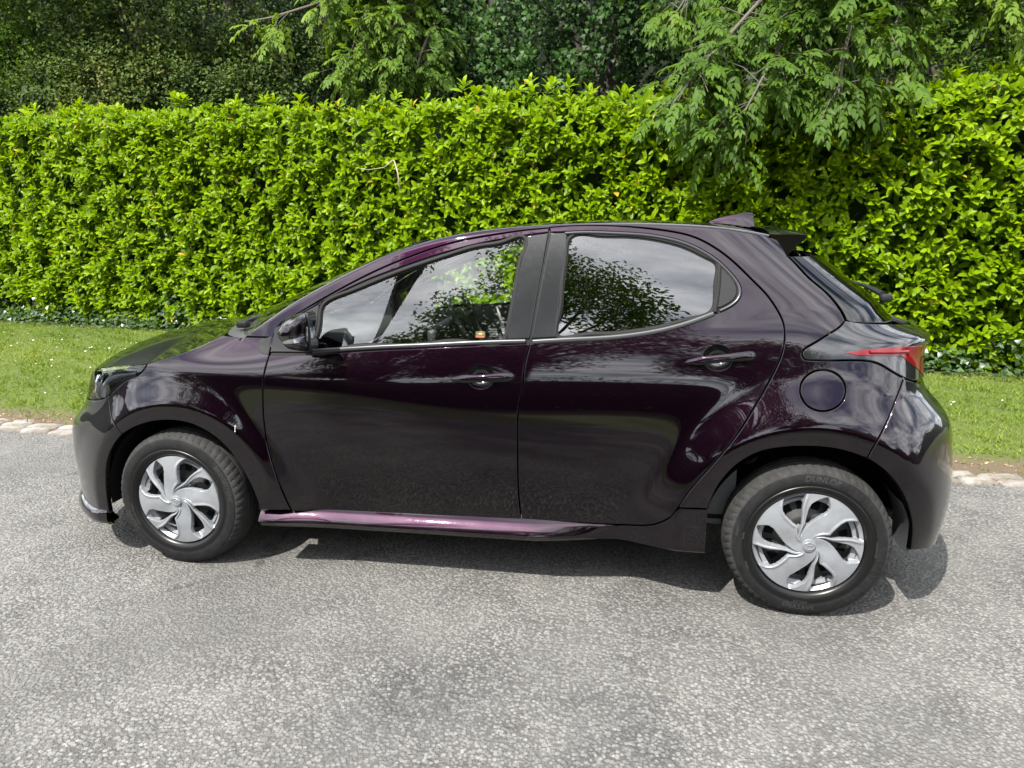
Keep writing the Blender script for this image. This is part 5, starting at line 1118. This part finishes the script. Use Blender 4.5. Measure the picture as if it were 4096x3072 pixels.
G=[[[x,1.3+.35*math.sin(x*1.3+z)+.25*math.sin(x*3.1-z*2),z] for z in np.linspace(0,10,16)] for x in np.linspace(-26,22,80)]
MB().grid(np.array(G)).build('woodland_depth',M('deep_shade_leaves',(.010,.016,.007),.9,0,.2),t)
mb=MB()
for k in range(26):
    x_=-17+k*1.15+random.gauss(0,.3); y_=random.uniform(10,12.8); mb.tube([(x_,y_-12,0),(x_+random.gauss(0,.2),y_-12,4),(x_+random.gauss(0,.4),y_-12,9)],[.17,.13,.07],7,False)
mb.build('woodland_trunks',DBARK,t)
# ---------------------------------------------------------------- across the road, mirrored in paint and glass
def big_tree(name,label,root,H,R,n,tint=.4,L=(.16,.28),z0=.28,seed=1):
    t=empty(name,root); tag(t,label,'tree',group='trees across the road'); r=np.random.default_rng(seed); mb=MB(); mb.tube([(0,0,0),(.1,0,H*.35),(.0,.1,H*.7),(0,0,H*.9)],[R*.07,R*.055,R*.03,.04],9,False)
    nc=46; v=unit(r.normal(0,1,(nc,3)))*(r.uniform(.25,1,(nc,1))**.5); c=v*[R,R,(H*(1-z0))/2]+[0,0,H*(1+z0)/2]
    for q in c: mb.tube([(0,0,max(1.5,q[2]*.55)),(q[0]*.5,q[1]*.5,q[2]*.85),tuple(q)],[.10,.06,.02],5,False)
    mb.build('trunk',DBARK,t)
    cid=r.integers(0,nc,n); P=c[cid]+unit(r.normal(0,1,(n,3)))*r.uniform(0,1,(n,1))**.6*np.array([R*.34,R*.34,H*.10]); l=r.uniform(*L,n)
    leaf_obj('crown',[leaf_arrays('small',P,unit(r.normal(0,1,(n,3)))+[0,0,-.3],r.normal(0,.5,(n,3))+[0,0,1.],l,l*.55,np.clip(r.normal(tint,.15,n),0,1))],ASH,t)
big_tree('broadleaf_tree','spreading broadleaf tree across the road mirrored in the rear side window',(-1.0,-20,0),18.0,4.8,30000,seed=4)
big_tree('broadleaf_tree','tall broadleaf tree across the road mirrored in the front side window',(-5.2,-18.5,0),11.2,3.6,26000,seed=5)
big_tree('broadleaf_tree','broadleaf tree across the road mirrored in the front wing',(-15,-27,0),10.5,4.0,11000,seed=6)
big_tree('broadleaf_tree','low broadleaf tree across the road mirrored beside the tail light',(5.6,-22,0),13.0,3.0,16000,seed=8)
big_tree('tall_slender_tree','tall slender tree across the road shading the road in the foreground',(-8.0,-21.2,0),28.0,1.5,4500,z0=.66,seed=12)
t=empty('roadside_hedge',(0,-9.5,0)); tag(t,'dark clipped hedge on the far side of the road mirrored in the lower doors','hedge'); n=14000; x=RNG.uniform(-24,20,n); z=RNG.uniform(.05,1,n)*(2.0+.15*np.sin(x)); y=RNG.uniform(-.35,.35,n); l=RNG.uniform(.09,.15,n)
leaf_obj('foliage',[leaf_arrays('small',np.stack([x,y,z],1),rnd(n),rnd(n,.5)+[0,.4,.8],l,l*.5,RNG.uniform(.1,.5,n))],LAUREL,t)
MB().box((-2,0,.9),(44,.5,1.7)).build('inner_growth',M('inner_hedge_leaves',(.012,.018,.006),.9,0,.2),t)
# house across the road
hs=empty('brick_house',(15.5,-21,0)); tag(hs,'brick house across the road mirrored in the rear bumper','house'); BR=M('house_brick',(.20,.10,.07),.85); RF_=M('roof_tiles',(.10,.055,.045),.8); WF=M('window_frame_white',(.75,.75,.73),.5); WG=M('house_window_glass',(.02,.025,.03),.05)
MB().box((0,0,2.6),(9,7,5.2)).build('wall',BR,hs,smooth=False)
mb=MB().add([(-4.9,-3.9,5.15),(4.9,-3.9,5.15),(4.9,3.9,5.15),(-4.9,3.9,5.15),(-4.9,0,7.9),(4.9,0,7.9)],[(0,1,5,4),(2,3,4,5),(0,4,3),(1,2,5),(0,3,2,1)]); rf=mb.build('roof',RF_,hs,smooth=False); MB().box((2.6,0,8.2),(.9,.7,1.6)).build('chimney',BR,rf,smooth=False)
for x_,z_ in ((-2.8,1.6),(2.8,1.6),(-2.8,4.1),(0,4.1),(2.8,4.1)):
    w_=MB().box((x_,3.5,z_),(1.5,.12,1.3)).build('window',WF,hs,smooth=False); MB().box((x_,3.56,z_),(1.34,.05,1.14)).build('pane',WG,w_,smooth=False)
d_=MB().box((0,3.52,1.05),(1.0,.1,2.1)).build('door',M('door_paint',(.03,.05,.09),.3),hs,smooth=False); MB().box((.36,3.60,1.05),(.05,.06,.12)).build('handle',CHROME,d_)

# unseen wood added all round the horizon, to darken low reflections in the paint
n=5200; a=RNG.uniform(0,2*np.pi,n); rr_=RNG.uniform(58,66,n); hh=7+2.5*np.sin(a*9)+1.6*np.sin(a*23+1); P=np.stack([rr_*np.cos(a),rr_*np.sin(a),RNG.uniform(0,1,n)*hh],1); l=RNG.uniform(.9,1.7,n)
G=[]
for b in np.linspace(0,2*np.pi,181): h_=6.6+2.5*math.sin(b*9)+1.6*math.sin(b*23+1); G.append([[67*math.cos(b),67*math.sin(b),0],[66*math.cos(b),66*math.sin(b),h_*.6],[68*math.cos(b),68*math.sin(b),h_]])
tl=empty('added_treeline',(0,0,0)); tag(tl,'unseen far off treeline added round the horizon to darken the reflections','treeline',kind='stuff')
leaf_obj('treeline_leaves',[leaf_arrays('small',P,rnd(n)+[0,0,-.2],rnd(n,.5)+[0,0,.8],l,l*.6,RNG.uniform(.1,.6,n))],IVYD,tl); MB().grid(np.array(G)).build('treeline_mass',M('treeline_shade',(.015,.022,.009),.9,0,.1),tl)
